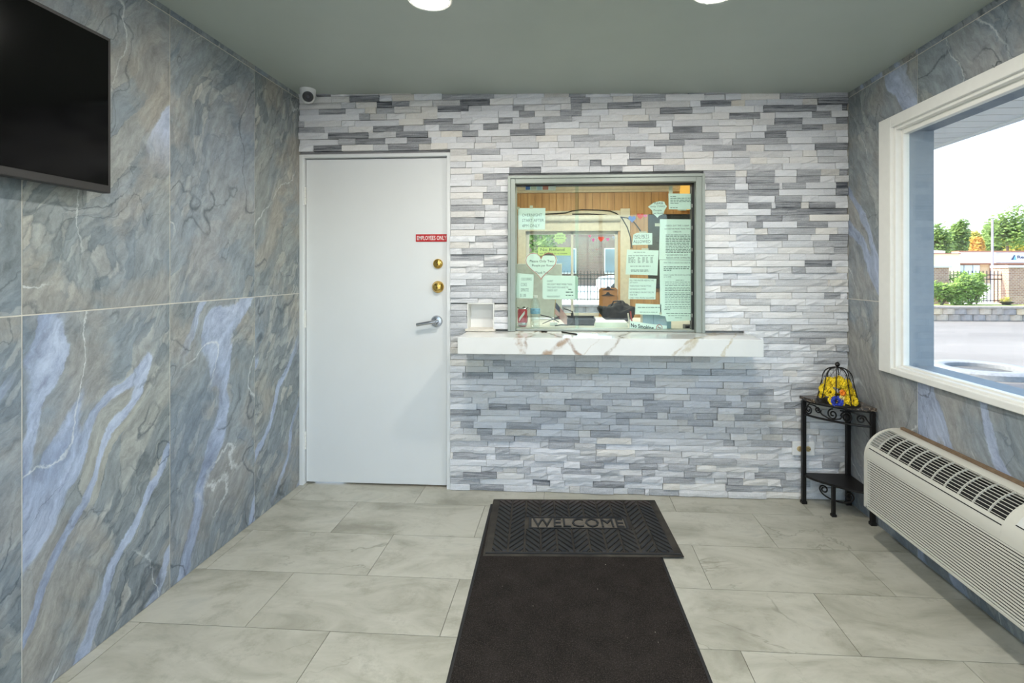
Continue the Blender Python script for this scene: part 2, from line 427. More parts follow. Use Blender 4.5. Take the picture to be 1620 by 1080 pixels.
M_SCREEN = plain('black glass screen', (3, 3, 3), 0.10, var=0.0, spec=0.22)
M_BEZEL = plain('dark bezel', (38, 36, 35), 0.5)
M_BRASS = plain('polished brass', (214, 178, 96), 0.2, 1.0, var=0.05)
M_CHROME = plain('satin chrome', (190, 192, 196), 0.25, 1.0, var=0.03)
M_DARKBRASS = plain('dark key slot brass', (110, 84, 40), 0.4, 0.8)
M_RED = plain('red sign plastic', (186, 28, 34), 0.5, var=0.04)
M_PRINTW = plain('white print', (240, 238, 234), 0.6, var=0.0)
M_PRINT = plain('black print', (40, 44, 46), 0.7, var=0.0)
M_PRINTG = plain('grey print', (108, 120, 116), 0.7, var=0.0)
M_PAPER = plain('white paper', (236, 240, 234), 0.8, var=0.01, scale=8)
M_CREAM = plain('beige appliance plastic', (200, 198, 186), 0.45, var=0.03, scale=6)
M_CREAMD = plain('beige control cover', (204, 205, 200), 0.4, var=0.02)
M_DARKIN = plain('dark machine inside', (22, 23, 24), 0.8)
M_CAMWHITE = plain('white camera plastic', (232, 232, 230), 0.35, var=0.01)
M_GLASSO = glass('clear window glass', (0.97, 0.985, 0.98))
M_GLASSG = glass('green tinted counter glass', (0.89, 0.955, 0.925), 0.03)

# ---------------------------------------------------------------- the room
XL, XR, YD, YB = -1.646, 1.620, 3.19, 3.151      # left wall face, right wall face, door plane, stone face
YF = -1.25                                       # front glazing behind the photographer
def ceil_z(x): return 2.411 - (x - XL) * (2.411 - 2.347) / (XR - XL)
GROUND = -0.15

def rect_minus(r, holes):
    """rectangles (a0,a1,b0,b1) left when the holes are cut out of r"""
    out = [r]
    for h in holes:
        nx = []
        for a0, a1, b0, b1 in out:
            if h[0] >= a1 or h[1] <= a0 or h[2] >= b1 or h[3] <= b0: nx.append((a0, a1, b0, b1)); continue
            if h[0] > a0: nx.append((a0, h[0], b0, b1))
            if h[1] < a1: nx.append((h[1], a1, b0, b1))
            m0, m1 = max(a0, h[0]), min(a1, h[1])
            if h[2] > b0: nx.append((m0, m1, b0, h[2]))
            if h[3] < b1: nx.append((m0, m1, h[3], b1))
        out = nx
    return out

# floor: slab and each porcelain tile
floor = MB().box(XL - 0.1, XR + 0.11, YF - 0.1, 3.30, GROUND, -0.004).build('floor', M_GROUT_D)
tag(floor, 'floor of large grey beige stone-look tiles laid in staggered rows', 'floor', kind='structure')
g = 0.0012
rows = [2.953 + 0.357 * k for k in range(1, -13, -1)]
for i, y0 in enumerate(rows):
    y1 = min(y0 + 0.357, 3.30 if True else 0); y0c = max(y0, YF)
    if y1 <= YF + 0.02 or y0 > 3.29: continue
    start = (0.605 if i % 2 == 1 else 0.278) - 0.734 * 4
    for k in range(9):
        x0 = max(start + 0.734 * k, XL); x1 = min(start + 0.734 * (k + 1), XR)
        if x1 - x0 < 0.01: continue
        cx_, cy_ = (x0 + x1) / 2, (y0c + y1) / 2
        MB().box(x0 + g, x1 - g, y0c + g, y1 - g, -0.006, 0).build('tile', M_FLOOR, floor, loc=(cx_, cy_, 0))

# ceiling, a touch lower on the window side
cm = MB()
cm.add([(XL-0.1, YF-0.1, ceil_z(XL-0.1)), (XR+0.11, YF-0.1, ceil_z(XR+0.11)), (XR+0.11, 3.30, ceil_z(XR+0.11)), (XL-0.1, 3.30, ceil_z(XL-0.1)),
        (XL-0.1, YF-0.1, 2.5), (XR+0.11, YF-0.1, 2.5), (XR+0.11, 3.30, 2.5), (XL-0.1, 3.30, 2.5)],
       [(0,1,2,3),(4,7,6,5),(0,4,5,1),(1,5,6,2),(2,6,7,3),(3,7,4,0)])
ceiling = cm.build('ceiling', M_CEIL)
tag(ceiling, 'smooth grey green painted ceiling with recessed lights', 'ceiling', kind='structure')

# left wall of large marble slabs
wl = MB().box(XL - 0.1, XL - 0.0015, YF - 0.1, 3.30, GROUND, 2.46).build('wall_left', M_GROUT)
tag(wl, 'left wall clad in large blue grey breccia marble tiles', 'wall', kind='structure')
ys = [1.493 + 0.6 * k for k in range(-5, 3)] + [YD]
ys = [max(y, YF) for y in ys if y > YF - 0.59]
gt = 0.0022
for z0, z1 in ((0, 1.185), (1.185, 2.385), (2.385, 2.46)):
    for y0, y1 in zip(ys, ys[1:]):
        if y1 - y0 < 0.02: continue
        MB().box(XL - 0.008, XL, y0 + gt, y1 - (gt if y1 < 3.1 else 0), z0 + (gt if z0 else 0.001), z1 - gt).build('tile', M_BRECCIA, wl, loc=(XL, (y0 + y1) / 2, (z0 + z1) / 2))

# right wall with the picture window opening
WY0, WY1, WZ0, WZ1 = 0.62, 2.72, 0.845, 2.03      # rough opening behind the casing
mb = MB()
for a0, a1, b0, b1 in rect_minus((YF - 0.1, 5.62, GROUND, 2.46), [(WY0, WY1, WZ0, WZ1)]):
    mb.box(XR + 0.0015, XR + 0.155, a0, a1, b0, b1)
wr = mb.build('wall_right', M_GROUT)
tag(wr, 'right wall of dark blue grey breccia marble tiles around the picture window', 'wall', kind='structure')
ysr = [2.556 - 0.6 * k for k in range(7, -1, -1)] + [3.155]
ysr = [max(y, YF) for y in ysr if y > YF - 0.59]
for z0, z1 in ((0, 1.164), (1.164, 2.318), (2.318, 2.46)):
    for y0, y1 in zip(ysr, ysr[1:]):
        if y1 - y0 < 0.02: continue
        m = MB(); r = (y0 + gt, y1 - gt, z0 + (gt if z0 else 0.001), z1 - gt)
        for a0, a1, b0, b1 in rect_minus(r, [(WY0, WY1, WZ0, WZ1)]):
            if a1 - a0 > 0.001 and b1 - b0 > 0.001: m.box(XR, XR + 0.008, a0, a1, b0, b1)
        if m.v: m.build('tile', M_BRECCIA, wr, loc=(XR, (y0 + y1) / 2, (z0 + z1) / 2))

# back wall core with door, counter window and pass-through openings
DX0, DX1, DZ = XL, -0.700, 2.042
WX0, WX1, WB, WT = -0.343, 0.802, 0.963, 1.887
NX0, NX1, NZ0, NZ1 = -0.594, -0.431, 0.963, 1.131
holes = [(DX0 - 0.2, DX1, -0.5, DZ), (WX0, WX1, WB - 0.1, WT), (NX0, NX1, NZ0 - 0.1, NZ1)]
mb = MB()
for a0, a1, b0, b1 in rect_minus((XL - 0.1, XR + 0.002, GROUND, 2.46), holes):
    mb.box(a0, a1, 3.178, 3.30, b0, b1)
wb = mb.build('wall_back', plain('wall core mortar', (150, 150, 150), 0.95))
tag(wb, 'back wall of stacked grey and white split stone ledger strips', 'wall', kind='structure')

# every strip of ledger stone; the conspicuous dark ones stand where the photograph has them
DARK = {
 (3.6, 470, 130): "110,190,82,80 300,468,80,85 827,1120,68,60 725,915,103,60 545,640,142,65 450,555,110,50 800,975,137,90 927,1098,163,95 1228,1292,132,70 1265,1352,167,70 450,538,178,95 120,272,185,60 720,888,210,70 1148,1225,204,70 1400,1565,200,55 810,980,242,65 1060,1145,238,80 355,415,215,60 20,155,290,60 432,605,282,75 1213,1412,270,75 178,405,320,85 565,743,314,80 940,1030,305,65 340,503,352,80 627,765,350,75 1320,1410,303,50 90,253,392,85 517,690,386,80 1210,1388,487,75 1060,1205,555,65 1060,1203,630,60 968,1155,410,55 1320,1510,520,55 1115,1203,690,60 1500,1620,165,70 1560,1620,130,70 235,333,353,50 0,40,225,60",
 (3.6, 900, 130): "0,95,68,60 365,550,92,55 680,1010,65,50 1418,1590,105,90 1205,1590,68,60 10,122,128,70 220,412,130,75 750,925,130,85 1107,1280,135,85 1280,1412,140,85 1558,1590,140,90 520,702,163,85 1387,1495,172,75 912,1092,203,75 1172,1328,207,80 1525,1590,212,90 337,497,235,75 1125,1325,243,55 1327,1450,247,75 590,760,274,85 1118,1238,274,85 575,855,303,60 488,660,340,70 935,1245,352,60 15,260,310,50 1405,1587,380,85 760,1012,380,65 330,437,375,65 345,525,410,60 120,185,447,70 332,410,447,65 235,305,480,65 480,660,483,50 775,948,525,60 1012,1170,562,65 1300,1432,568,60 780,948,597,60 1520,1590,607,85 1217,1347,607,60 898,1025,634,65 1025,1197,634,65 1175,1325,670,65 1540,1590,530,70",
 (3.858, 1100, 280): "315,485,25,60 620,765,30,60 50,248,62,60 857,940,75,90 190,325,103,60 327,512,103,65 488,648,142,75 50,190,178,60 327,465,178,80 465,622,180,75 622,940,183,85 375,533,223,75 695,853,225,80 50,125,250,70 533,695,222,60 322,413,292,70 622,810,298,75 445,735,335,50 375,567,372,70 820,940,375,75 720,930,413,50 845,940,455,55 665,833,530,85 590,670,570,55 788,890,727,75 130,375,720,50 585,940,952,60 640,800,993,75 860,940,1037,75 420,580,1060,50 420,640,990,50 460,615,795,45 370,590,910,50",
 (4.5, 700, 550): "360,485,95,60 768,948,145,60 145,265,185,75 265,358,187,75 470,652,187,50 1338,1515,238,60 45,152,312,65 570,745,280,45 870,1052,368,70 1430,1530,372,60 330,455,405,75 457,620,405,75 987,1172,412,65 1140,1505,325,50 45,268,448,80 700,880,455,60 1237,1420,460,60 1422,1530,465,60 632,818,497,50 1237,1330,508,55 127,218,528,70 457,700,540,65 248,355,578,75 1055,1265,595,65 272,510,627,75 757,975,632,70 510,757,632,50 757,940,680,50 375,477,712,55 1090,1163,722,60 380,552,760,55 1090,1240,770,65 75,310,782,80 980,1150,828,70 1332,1530,822,75 845,1058,862,65 530,625,847,55 148,385,890,90 1422,1512,907,60 1072,1295,957,85 1295,1420,942,65 197,433,985,85 642,765,975,85 55,265,1018,60 978,1218,995,50 1320,1440,1040,55",
 (4.32, 1020, 550): "1185,1390,30,55 1157,1390,107,60 255,455,185,45 455,695,185,50 0,72,230,55 1000,1225,275,70 710,883,322,65 310,555,322,50 660,880,360,50 0,172,358,55 443,595,400,65 953,1075,405,70 85,262,400,55 160,335,445,55 675,855,450,60 855,1030,450,65 357,497,490,60 615,793,490,60 297,467,528,55 855,1070,577,60 558,677,577,50 538,612,660,70 728,1010,662,55 302,625,780,60 0,128,792,65 1210,1330,800,70 160,350,830,60 268,460,872,70 750,962,875,70 127,345,910,75 565,672,915,75 930,1130,920,65 555,728,960,75 728,945,962,50 30,233,997,65",
 (5.14, 700, 320): "70,345,70,62 68,338,170,66 400,528,212,55 268,528,316,55 160,442,390,55 62,335,465,58 335,525,480,62 75,320,580,2 325,525,590,45 195,525,630,45 62,465,680,45 468,525,685,1 225,525,735,45 405,528,785,55 62,200,880,50 60,200,940,55 60,190,1040,60 425,525,890,60 343,528,70,6 338,528,172,5",
}
PITCH = 0.0374
NR = 65
fixed = [[] for _ in range(NR)]
for (sc, ox, oy), txt in DARK.items():
    for it in txt.split():
        a, b, yy, t = map(float, it.split(','))
        p0 = onY(ox + a / sc, oy + yy / sc, YB); p1 = onY(ox + b / sc, oy + yy / sc, YB)
        k0 = int((p0.z - 0.002) / PITCH)
        for k in (k0, k0 + 1, k0 - 1):
            if 0 <= k < NR and all(p1.x - 0.004 <= q[0] or p0.x + 0.004 >= q[1] for q in fixed[k]):
                fixed[k].append((p0.x, p1.x, t / 100 if p0.z > 1.2 or t < 30 else t / 100 * 0.82)); break
rs = random.Random(21)
def stone_mesh(x0, x1, z0, z1, tone):
    m = MB(); m.col = []
    nx = max(2, min(5, int((x1 - x0) / 0.035))); nz = 2
    proud = rs.uniform(-0.009, 0.009); tilt = rs.uniform(-0.003, 0.003)
    e = 0.0009
    c = (tone, rs.random(), max(0.0, rs.gauss(0.05, 0.28)) if tone < 0.3 else 0.0, 1)
    idx = {}
    for j in range(nz + 1):
        for i in range(nx + 1):
            edge = i in (0, nx) or j in (0, nz)
            y = YB - proud + tilt * (j - 1) + rs.uniform(-0.003, 0.003) + (0.0015 if edge else -0.0015)
            fx = i / nx + (0 if i in (0, nx) else rs.uniform(-0.25, 0.25) / nx); fz = j / nz + (0 if j in (0, nz) else rs.uniform(-0.18, 0.18))
            idx[i, j] = len(m.v); m.v.append((x0 + e + (x1 - x0 - 2 * e) * fx, y, z0 + e + (z1 - z0 - 2 * e) * fz))
    for j in range(nz):
        for i in range(nx): m.f.append((idx[i, j], idx[i+1, j], idx[i+1, j+1], idx[i, j+1]))
    rim = [(i, 0) for i in range(nx)] + [(nx, j) for j in range(nz)] + [(i, nz) for i in range(nx, 0, -1)] + [(0, j) for j in range(nz, 0, -1)]
    b0 = len(m.v)
    for q in rim: p = m.v[idx[q]]; m.v.append((p[0], 3.18, p[2]))
    n = len(rim)
    for q in range(n): m.f.append((idx[rim[(q+1) % n]], idx[rim[q]], b0 + q, b0 + (q + 1) % n))
    m.f.append(tuple(range(b0, b0 + n)))
    m.col = [c] * len(m.v)
    return m
stones = []
for k in range(NR):
    z0, z1 = 0.002 + k * PITCH, 0.002 + (k + 1) * PITCH
    zm = (z0 + z1) / 2
    xa = XL + 0.001 if zm > DZ else DX1 + 0.001
    blocks = [(xa, XR - 0.002 + rs.uniform(-0.002, 0.002))]
    for hx0, hx1, hz0, hz1 in ((WX0, WX1, WB, WT), (NX0, NX1, NZ0, NZ1), (-0.6, 1.035, 0.87, 0.963)):
        if hz0 - 0.004 < zm < hz1 + 0.004:
            nb = []
            for a, b in blocks:
                if hx0 > a: nb.append((a, min(b, hx0)))
                if hx1 < b: nb.append((max(a, hx1), b))
            blocks = [q for q in nb if q[1] - q[0] > 0.006]
    for a, b in blocks:
        cuts = sorted(q for q in fixed[k] if q[0] < b - 0.01 and q[1] > a + 0.01)
        x = a; segs = []
        for q in cuts + [(b, b, 0)]:
            q0, q1 = max(q[0], a), min(q[1], b)
            while q0 - x > 0.012:
                wdt = rs.choice((0.09, 0.13, 0.15, 0.18, 0.22, 0.26)) * rs.uniform(0.85, 1.15)
                if q0 - x - wdt < 0.05: wdt = q0 - x
                t = rs.choice((0.0, 0.02, 0.04, 0.08, 0.12, 0.17, 0.22, 0.28)) if zm > 1.2 else rs.choice((0.0, 0.03, 0.07, 0.11, 0.15, 0.18, 0.22, 0.26))
                segs.append((x, x + wdt, t)); x += wdt
            if q1 - q0 > 0.004: segs.append((min(x, q0) if abs(x - q0) < 0.013 else q0, q1, q[2])); x = max(x, q1)
        for s0, s1, t in segs:
            top = min(z1, ceil_z((s0 + s1) / 2) + 0.004); bot = z0
            for hx0, hx1, hz0, hz1 in ((WX0, WX1, WB, WT), (NX0, NX1, NZ0, NZ1), (-0.6, 1.035, 0.87, 0.963), (-1.7, DX1, 0, DZ)):
                if s1 > hx0 + 0.002 and s0 < hx1 - 0.002:
                    if zm > hz1 and bot < hz1: bot = hz1
                    if zm < hz0 and top > hz0: top = hz0
            if top - bot > 0.006 and s1 - s0 > 0.004: stones.append((s0, s1, bot, top, t))
stones.sort(key=lambda q: -(q[1] - q[0]) * (q[3] - q[2]))
rest = MB(); rest.col = []
for i, q in enumerate(stones):
    m = stone_mesh(*q)
    if i < 300: m.build('stone_strip', M_STONE, wb, loc=((q[0] + q[1]) / 2, YB, (q[2] + q[3]) / 2), fixn=False)
    else:
        rest.add(m.v, m.f); rest.col += m.col
ro = rest.build('stone_strips', M_STONE, wb, fixn=False); ro['kind'] = 'stuff'

# front of the room, behind the photographer: aluminium glazing onto the outside
mb = MB()
for a0, a1, b0, b1 in rect_minus((XL - 0.1, XR + 0.11, GROUND, 2.46), [(-1.5, 1.5, 0.0, 2.2)]): mb.box(a0, a1, YF - 0.1, YF, b0, b1)
wf = mb.build('wall_front', M_PLASTER); tag(wf, 'front wall around the entrance glazing', 'wall', kind='structure')
t = thing('window_4', 'glazed aluminium entrance front behind the viewpoint', 'window', (0, YF - 0.05, 0), kind='structure')
mb = MB()
for x in (-1.475, -0.5, 0.5, 1.475): mb.box(x - 0.025, x + 0.025, YF - 0.08, YF - 0.02, 0.0, 2.2)
mb.box(-1.45, 1.45, YF - 0.08, YF - 0.02, 2.15, 2.2).box(-1.45, 1.45, YF - 0.08, YF - 0.02, 0.0, 0.08)
mb.build('frame', M_ALU, t)
for a, b in ((-1.45, -0.525), (-0.475, 0.475), (0.525, 1.45)): MB().box(a, b, YF - 0.053, YF - 0.047, 0.08, 2.15).build('pane', M_GLASSO, t)

# ---------------------------------------------------------------- door
door = thing('door_1', 'flush white door with brass locks and steel lever', 'door', (-1.17, YD, 0), kind='structure')
mb = MB()
mb.box(XL, -1.622, 3.158, 3.30, 0, DZ).box(-0.722, DX1, 3.158, 3.30, 0, DZ).box(-1.622, -0.722, 3.158, 3.30, 2.022, DZ)
mb.box(-1.622, -1.608, 3.236, 3.30, 0, 2.022).box(-0.736, -0.722, 3.236, 3.30, 0, 2.022).box(-1.622, -0.722, 3.236, 3.30, 2.008, 2.022)
mb.build('door_frame', M_WHITE, door, bevel=0.002)
leaf = MB().box(-1.617, -0.726, YD, YD + 0.045, 0.012, 2.017).build('door_leaf', M_WHITE, door, bevel=0.0015)
for z0, z1 in ((1.735, 1.845), (0.97, 1.08), (0.215, 0.325)):
    h = MB()
    h.box(-1.634, -1.619, 3.184, 3.19, z0, z1)
    for i in range(5):
        s0 = z0 + (z1 - z0) * i / 5; h.cyl((-1.620, 3.182, s0 + 0.001), (-1.620, 3.182, s0 + (z1 - z0) / 5 - 0.001), 0.0065, n=10)
    h.build('hinge', M_TRIM, door, smooth=True)
bolt = MB().lathe([(0.030, 0.0), (0.030, -0.006), (0.026, -0.012), (0.022, -0.014), (0.021, -0.018), (0.018, -0.020)], (-0.783, YD, 1.368), 'y').build('deadbolt', M_BRASS, leaf, smooth=True)
bolt['label'] = 'round brass deadbolt'
bolt2 = MB().lathe([(0.037, 0.0), (0.037, -0.005), (0.034, -0.014), (0.027, -0.022), (0.024, -0.032), (0.019, -0.034)], (-0.783, YD, 1.226), 'y').build('lock_cylinder', M_BRASS, leaf, smooth=True)
bolt2['label'] = 'larger domed brass lock'
for cz, yy in ((1.368, -0.0205), (1.226, -0.0345)):
    MB().box(-0.785, -0.781, YD + yy - 0.001, YD + yy + 0.003, cz - 0.010, cz + 0.010).cyl((-0.783, YD + yy - 0.0005, cz - 0.004), (-0.783, YD + yy + 0.003, cz - 0.004), 0.006, n=12).build('keyway', M_DARKBRASS, leaf)
lev = MB().lathe([(0.036, 0.0), (0.036, -0.004), (0.031, -0.011), (0.016, -0.014), (0.015, -0.045), (0.012, -0.048)], (-0.791, YD, 1.016), 'y')
lev.tube([(-0.791, YD - 0.038, 1.016), (-0.82, YD - 0.044, 1.012), (-0.86, YD - 0.044, 1.005), (-0.905, YD - 0.042, 0.997)], [0.013, 0.0115, 0.010, 0.011], n=10)
lv = lev.build('lever_handle', M_CHROME, leaf, smooth=True); lv['label'] = 'satin chrome lever handle'
# EMPLOYEES ONLY plate
FONTS = {}
def text_mesh(body, bold=0.0):
    key = (body, bold)
    if key not in FONTS:
        cu = bpy.data.curves.new('lettering', 'FONT'); cu.body = body; cu.resolution_u = 2; cu.offset = bold; cu.size = 1
        ob = bpy.data.objects.new('lettering', cu); C.objects.link(ob)
        dg = bpy.context.evaluated_depsgraph_get(); ev = ob.evaluated_get(dg); me = ev.to_mesh()
        vs_ = [(v.co.x, v.co.y) for v in me.vertices]; fs = [tuple(p.vertices) for p in me.polygons]
        ev.to_mesh_clear(); bpy.data.objects.remove(ob); bpy.data.curves.remove(cu)
        x0 = min(v[0] for v in vs_); x1 = max(v[0] for v in vs_); y0 = min(v[1] for v in vs_); y1 = max(v[1] for v in vs_)
        FONTS[key] = ([((a - x0) / (x1 - x0), (b - y0) / (y1 - y0)) for a, b in vs_], fs, (x1 - x0) / max(1e-6, y1 - y0))
    return FONTS[key]
def put_text(mb, body, fn, a0, a1, b0, b1, bold=0.0):
    """lettering fitted to the rectangle a0..a1 x b0..b1; fn maps (a, b) to a point"""
    vs_, fs, _ = text_mesh(body, bold)
    mb.add([fn(a0 + (a1 - a0) * p, b0 + (b1 - b0) * q) for p, q in vs_], fs)
t = thing('door_sign', 'red EMPLOYEES ONLY plate stuck on the white door', 'sign', (-0.82, YD - 0.001, 1.503))
MB().box(-0.921, -0.722, YD - 0.004, YD - 0.0003, 1.503, 1.549).build('plate', M_RED, t, bevel=0.001)
mb = MB(); put_text(mb, 'EMPLOYEES ONLY', lambda a, b: (a, YD - 0.0045, b), -0.913, -0.730, 1.513, 1.539, 0.006); mb.build('lettering', M_PRINTW, t, fixn=False)

# ---------------------------------------------------------------- counter window
t = thing('window_1', 'reception counter window in a grey green metal frame', 'window', (0.23, 3.2, WB), kind='structure')
mb = MB()
IX0, IX1, IT, IB = -0.303, 0.757, 1.846, 0.981
mb.box(WX0, IX0, 3.138, 3.262, WB, WT).box(IX1, WX1, 3.138, 3.262, WB, WT).box(IX0, IX1, 3.138, 3.262, IT, WT).box(IX0, IX1, 3.175, 3.262, WB, WB + 0.012)
mb.build('frame', M_ALU, t, bevel=0.002)
mb = MB()
mb.box(WX0 - 0.004, WX0 + 0.012, 3.128, 3.140, WB, WT + 0.004).box(WX1 - 0.012, WX1 + 0.004, 3.128, 3.140, WB, WT + 0.004).box(WX0 + 0.012, WX1 - 0.012, 3.128, 3.140, WT - 0.012, WT + 0.004)
mb.build('frame_lip', M_ALU, t, bevel=0.001)
MB().box(IX0, 0.075, 3.203, 3.209, WB + 0.012, IT).build('pane', M_GLASSG, t)
MB().box(0.055, IX1 - 0.012, 3.213, 3.219, WB + 0.012, IT - 0.006).build('pane', M_GLASSG, t)
MB().box(IX1 - 0.012, IX1, 3.19, 3.245, WB, IT).box(IX0, IX1, 3.19, 3.245, IT - 0.006, IT).build('dark_gasket', M_BLACK, t)
mb = MB()
for i in range(6): mb.box(IX1 - 0.0135, IX1 - 0.011, 3.187, 3.192, 1.05 + i * 0.13, 1.07 + i * 0.13)
mb.build('clip', M_TRIM, t)

# quartz counter slab
ct = MB().prism([(-0.592, 2.85), (1.036, 2.85), (1.036, 3.177), (WX1 - 0.001, 3.177), (WX1 - 0.001, 3.30), (WX0 + 0.001, 3.30), (WX0 + 0.001, 3.177), (-0.592, 3.177)], lambda a, b: (a, b, 0.870), lambda a, b: (a, b, 0.9615)).build('counter', M_QUARTZ, loc=(0.222, 2.85, 0.916), bevel=0.002)
tag(ct, 'thick white quartz counter slab with rusty veins below the reception window', 'counter')
# pass-through niche left of the window
t = thing('pass_through', 'small white pass-through niche set in the stone left of the counter window', 'niche', (-0.5125, 3.2, NZ0))
mb = MB()
mb.box(NX0, NX0 + 0.006, 3.148, 3.30, NZ0, NZ1).box(NX1 - 0.006, NX1, 3.148, 3.30, NZ0, NZ1).box(NX0 + 0.006, NX1 - 0.006, 3.148, 3.30, NZ1 - 0.006, NZ1).box(NX0 + 0.006, NX1 - 0.006, 3.148, 3.30, NZ0, NZ0 + 0.006)
mb.build('lining', M_TRIM, t)
MB().box(NX0 + 0.006, NX1 - 0.006, 3.235, 3.241, NZ0 + 0.006, NZ1 - 0.006).build('flap', M_CAMWHITE, t)
MB().box(NX0 - 0.008, NX1 + 0.008, 3.115, 3.235, NZ0, NZ0 + 0.014).build('ledge', plain('ivory ledge', (222, 214, 200), 0.4), t, bevel=0.002)

# ---------------------------------------------------------------- picture window in the right wall
t = thing('window_2', 'wide white framed picture window looking onto the parking lot', 'window', (XR, 1.67, WZ0), kind='structure')
def ring(mb, x0, x1, oy0, oy1, oz0, oz1, wl_, wt_, wb_=None):
    wb_ = wt_ if wb_ is None else wb_
    mb.box(x0, x1, oy0, oy0 + wl_, oz0, oz1).box(x0, x1, oy1 - wl_, oy1, oz0, oz1)
    mb.box(x0, x1, oy0 + wl_, oy1 - wl_, oz1 - wt_, oz1).box(x0, x1, oy0 + wl_, oy1 - wl_, oz0, oz0 + wb_); return mb
ring(MB(), XR - 0.022, XR - 0.0005, 0.52, 2.822, 0.815, 2.085, 0.10, 0.055, 0.03).build('casing', M_TRIM, t, bevel=0.004)
ring(MB(), XR - 0.006, XR + 0.025, 0.60, 2.742, 0.835, 2.045, 0.035, 0.03, 0.02).build('inner_casing', M_TRIM, t, bevel=0.004)
ring(MB(), XR + 0.02, XR + 0.05, 0.62, 2.72, 0.845, 2.03, 0.028, 0.04, 0.018).build('sash', M_TRIM, t, bevel=0.003)
MB().box(XR + 0.032, XR + 0.038, 0.645, 2.695, 0.86, 1.995).build('pane', M_GLASSO, t)
ring(MB(), XR + 0.05, XR + 0.165, 0.60, 2.74, 0.83, 2.05, 0.045, 0.045, 0.03).build('outer_jamb', M_SHADEJAMB, t)

# ---------------------------------------------------------------- wall air conditioner
AY0, AY1 = 1.614, 2.684
ac = thing('air_conditioner', 'beige wall air conditioner with louvred grille under the picture window', 'air conditioner', (1.54, (AY0 + AY1) / 2, 0.175))
def arc(t0, t1, off=0.0, n=12):
    return [(1.60 - (0.15 - off) * math.cos(math.radians(t0 + (t1 - t0) * i / n)), 0.42 + (0.14 - off) * math.sin(math.radians(t0 + (t1 - t0) * i / n))) for i in range(n + 1)]
def acprism(poly, y0, y1): return MB().prism(poly, lambda a, b: (a, y0, b), lambda a, b: (a, y1, b))
full = lambda off: arc(0, 90, off) + [(XR - 0.001, 0.56 - off), (XR - 0.001, 0.175 + off), (1.45 + off, 0.175 + off)]
acprism(full(0), AY1 - 0.018, AY1).build('end_cap', M_CREAM, ac, smooth=True, bevel=0.003)
acprism(full(0.0), AY0, AY0 + 0.012).build('end_cap', M_CREAM, ac, smooth=True)
acprism(full(0.045), AY0 + 0.02, AY1 - 0.02).build('inner_works', M_DARKIN, ac)
GY0 = 1.872
def shell(t0, t1, y0, y1, th=0.010): return acprism(arc(t0, t1) + arc(t1, t0, th), y0, y1)
s_ = shell(0, 27, GY0, AY1 - 0.018); s_.build('nose_panel', M_CREAM, ac, smooth=True)
acprism(arc(74, 90, 0, 6) + [(XR - 0.001, 0.56), (XR - 0.001, 0.548)] + arc(90, 74, 0.012, 6), GY0, AY1 - 0.018).build('top_panel', M_CREAM, ac, smooth=True)
cp = shell(0, 90, AY0 + 0.012, GY0, 0.012); cp.box(1.60, XR - 0.001, AY0 + 0.012, GY0, 0.548, 0.56); cp.build('control_panel', M_CREAM, ac, smooth=True)
acprism(arc(30, 78, -0.004) + arc(78, 30, 0.0), AY0 + 0.03, GY0 - 0.045).build('control_cover', M_CREAMD, ac, smooth=True)
acprism(arc(28.5, 30, -0.001, 2) + arc(30, 28.5, 0.004, 2), AY0 + 0.03, GY0 - 0.04).build('cover_shadow_gap', M_DARKIN, ac)
acprism(arc(19, 20.6, -0.0008, 2) + arc(20.6, 19, 0.004, 2), GY0 + 0.004, AY1 - 0.03).build('panel_seam', M_DARKIN, ac)
# grille on the curved top
for i in range(12):
    y = AY1 - 0.020 - (AY1 - 0.02 - GY0) * i / 11.0
    acprism(arc(27, 74, -0.0005) + arc(74, 27, 0.006), y - 0.0014, y + 0.0014).build('grille_rib', M_CREAM, ac)
for i in range(9):
    tt = 29.5 + 43 * i / 8.0
    acprism(arc(tt - 0.45, tt + 0.45, 0.001, 1) + arc(tt + 0.45, tt - 0.45, 0.005, 1), GY0, AY1 - 0.018).build('grille_bar', M_CREAM, ac)
# front intake slats
NSL = 20
for i in range(NSL):
    z0 = 0.188 + (0.418 - 0.188) * i / NSL
    MB().add([(1.4500, AY0 + 0.012, z0 + 0.0050), (1.4500, AY1 - 0.03, z0 + 0.0050), (1.4515, AY1 - 0.03, z0 + 0.0115), (1.4515, AY0 + 0.012, z0 + 0.0115),
              (1.4530, AY0 + 0.012, z0 + 0.0055), (1.4530, AY1 - 0.03, z0 + 0.0055), (1.4530, AY1 - 0.03, z0 + 0.0110), (1.4530, AY0 + 0.012, z0 + 0.0110)],
             [(0,1,2,3),(4,7,6,5),(0,4,5,1),(3,2,6,7),(0,3,7,4),(1,5,6,2)]).build('slat', M_CREAM, ac)
MB().box(1.470, 1.474, AY0 + 0.012, AY1 - 0.02, 0.188, 0.42).build('dark_backing', M_DARKIN, ac)
MB().box(1.45, 1.461, AY1 - 0.032, AY1 - 0.017, 0.175, 0.42).box(1.45, 1.465, AY0 + 0.01, AY1 - 0.018, 0.175, 0.188).build('front_frame', M_CREAM, ac, bevel=0.002)
MB().box(1.466, XR - 0.001, AY0 + 0.012, AY1 - 0.018, 0.176, 0.186).build('base_pan', M_CREAM, ac)
MB().box(1.604, XR - 0.0005, AY0, AY1 - 0.03, 0.561, 0.572).build('foam_strip', plain('brown foam strip', (118, 98, 76), 0.95, var=0.2), ac)

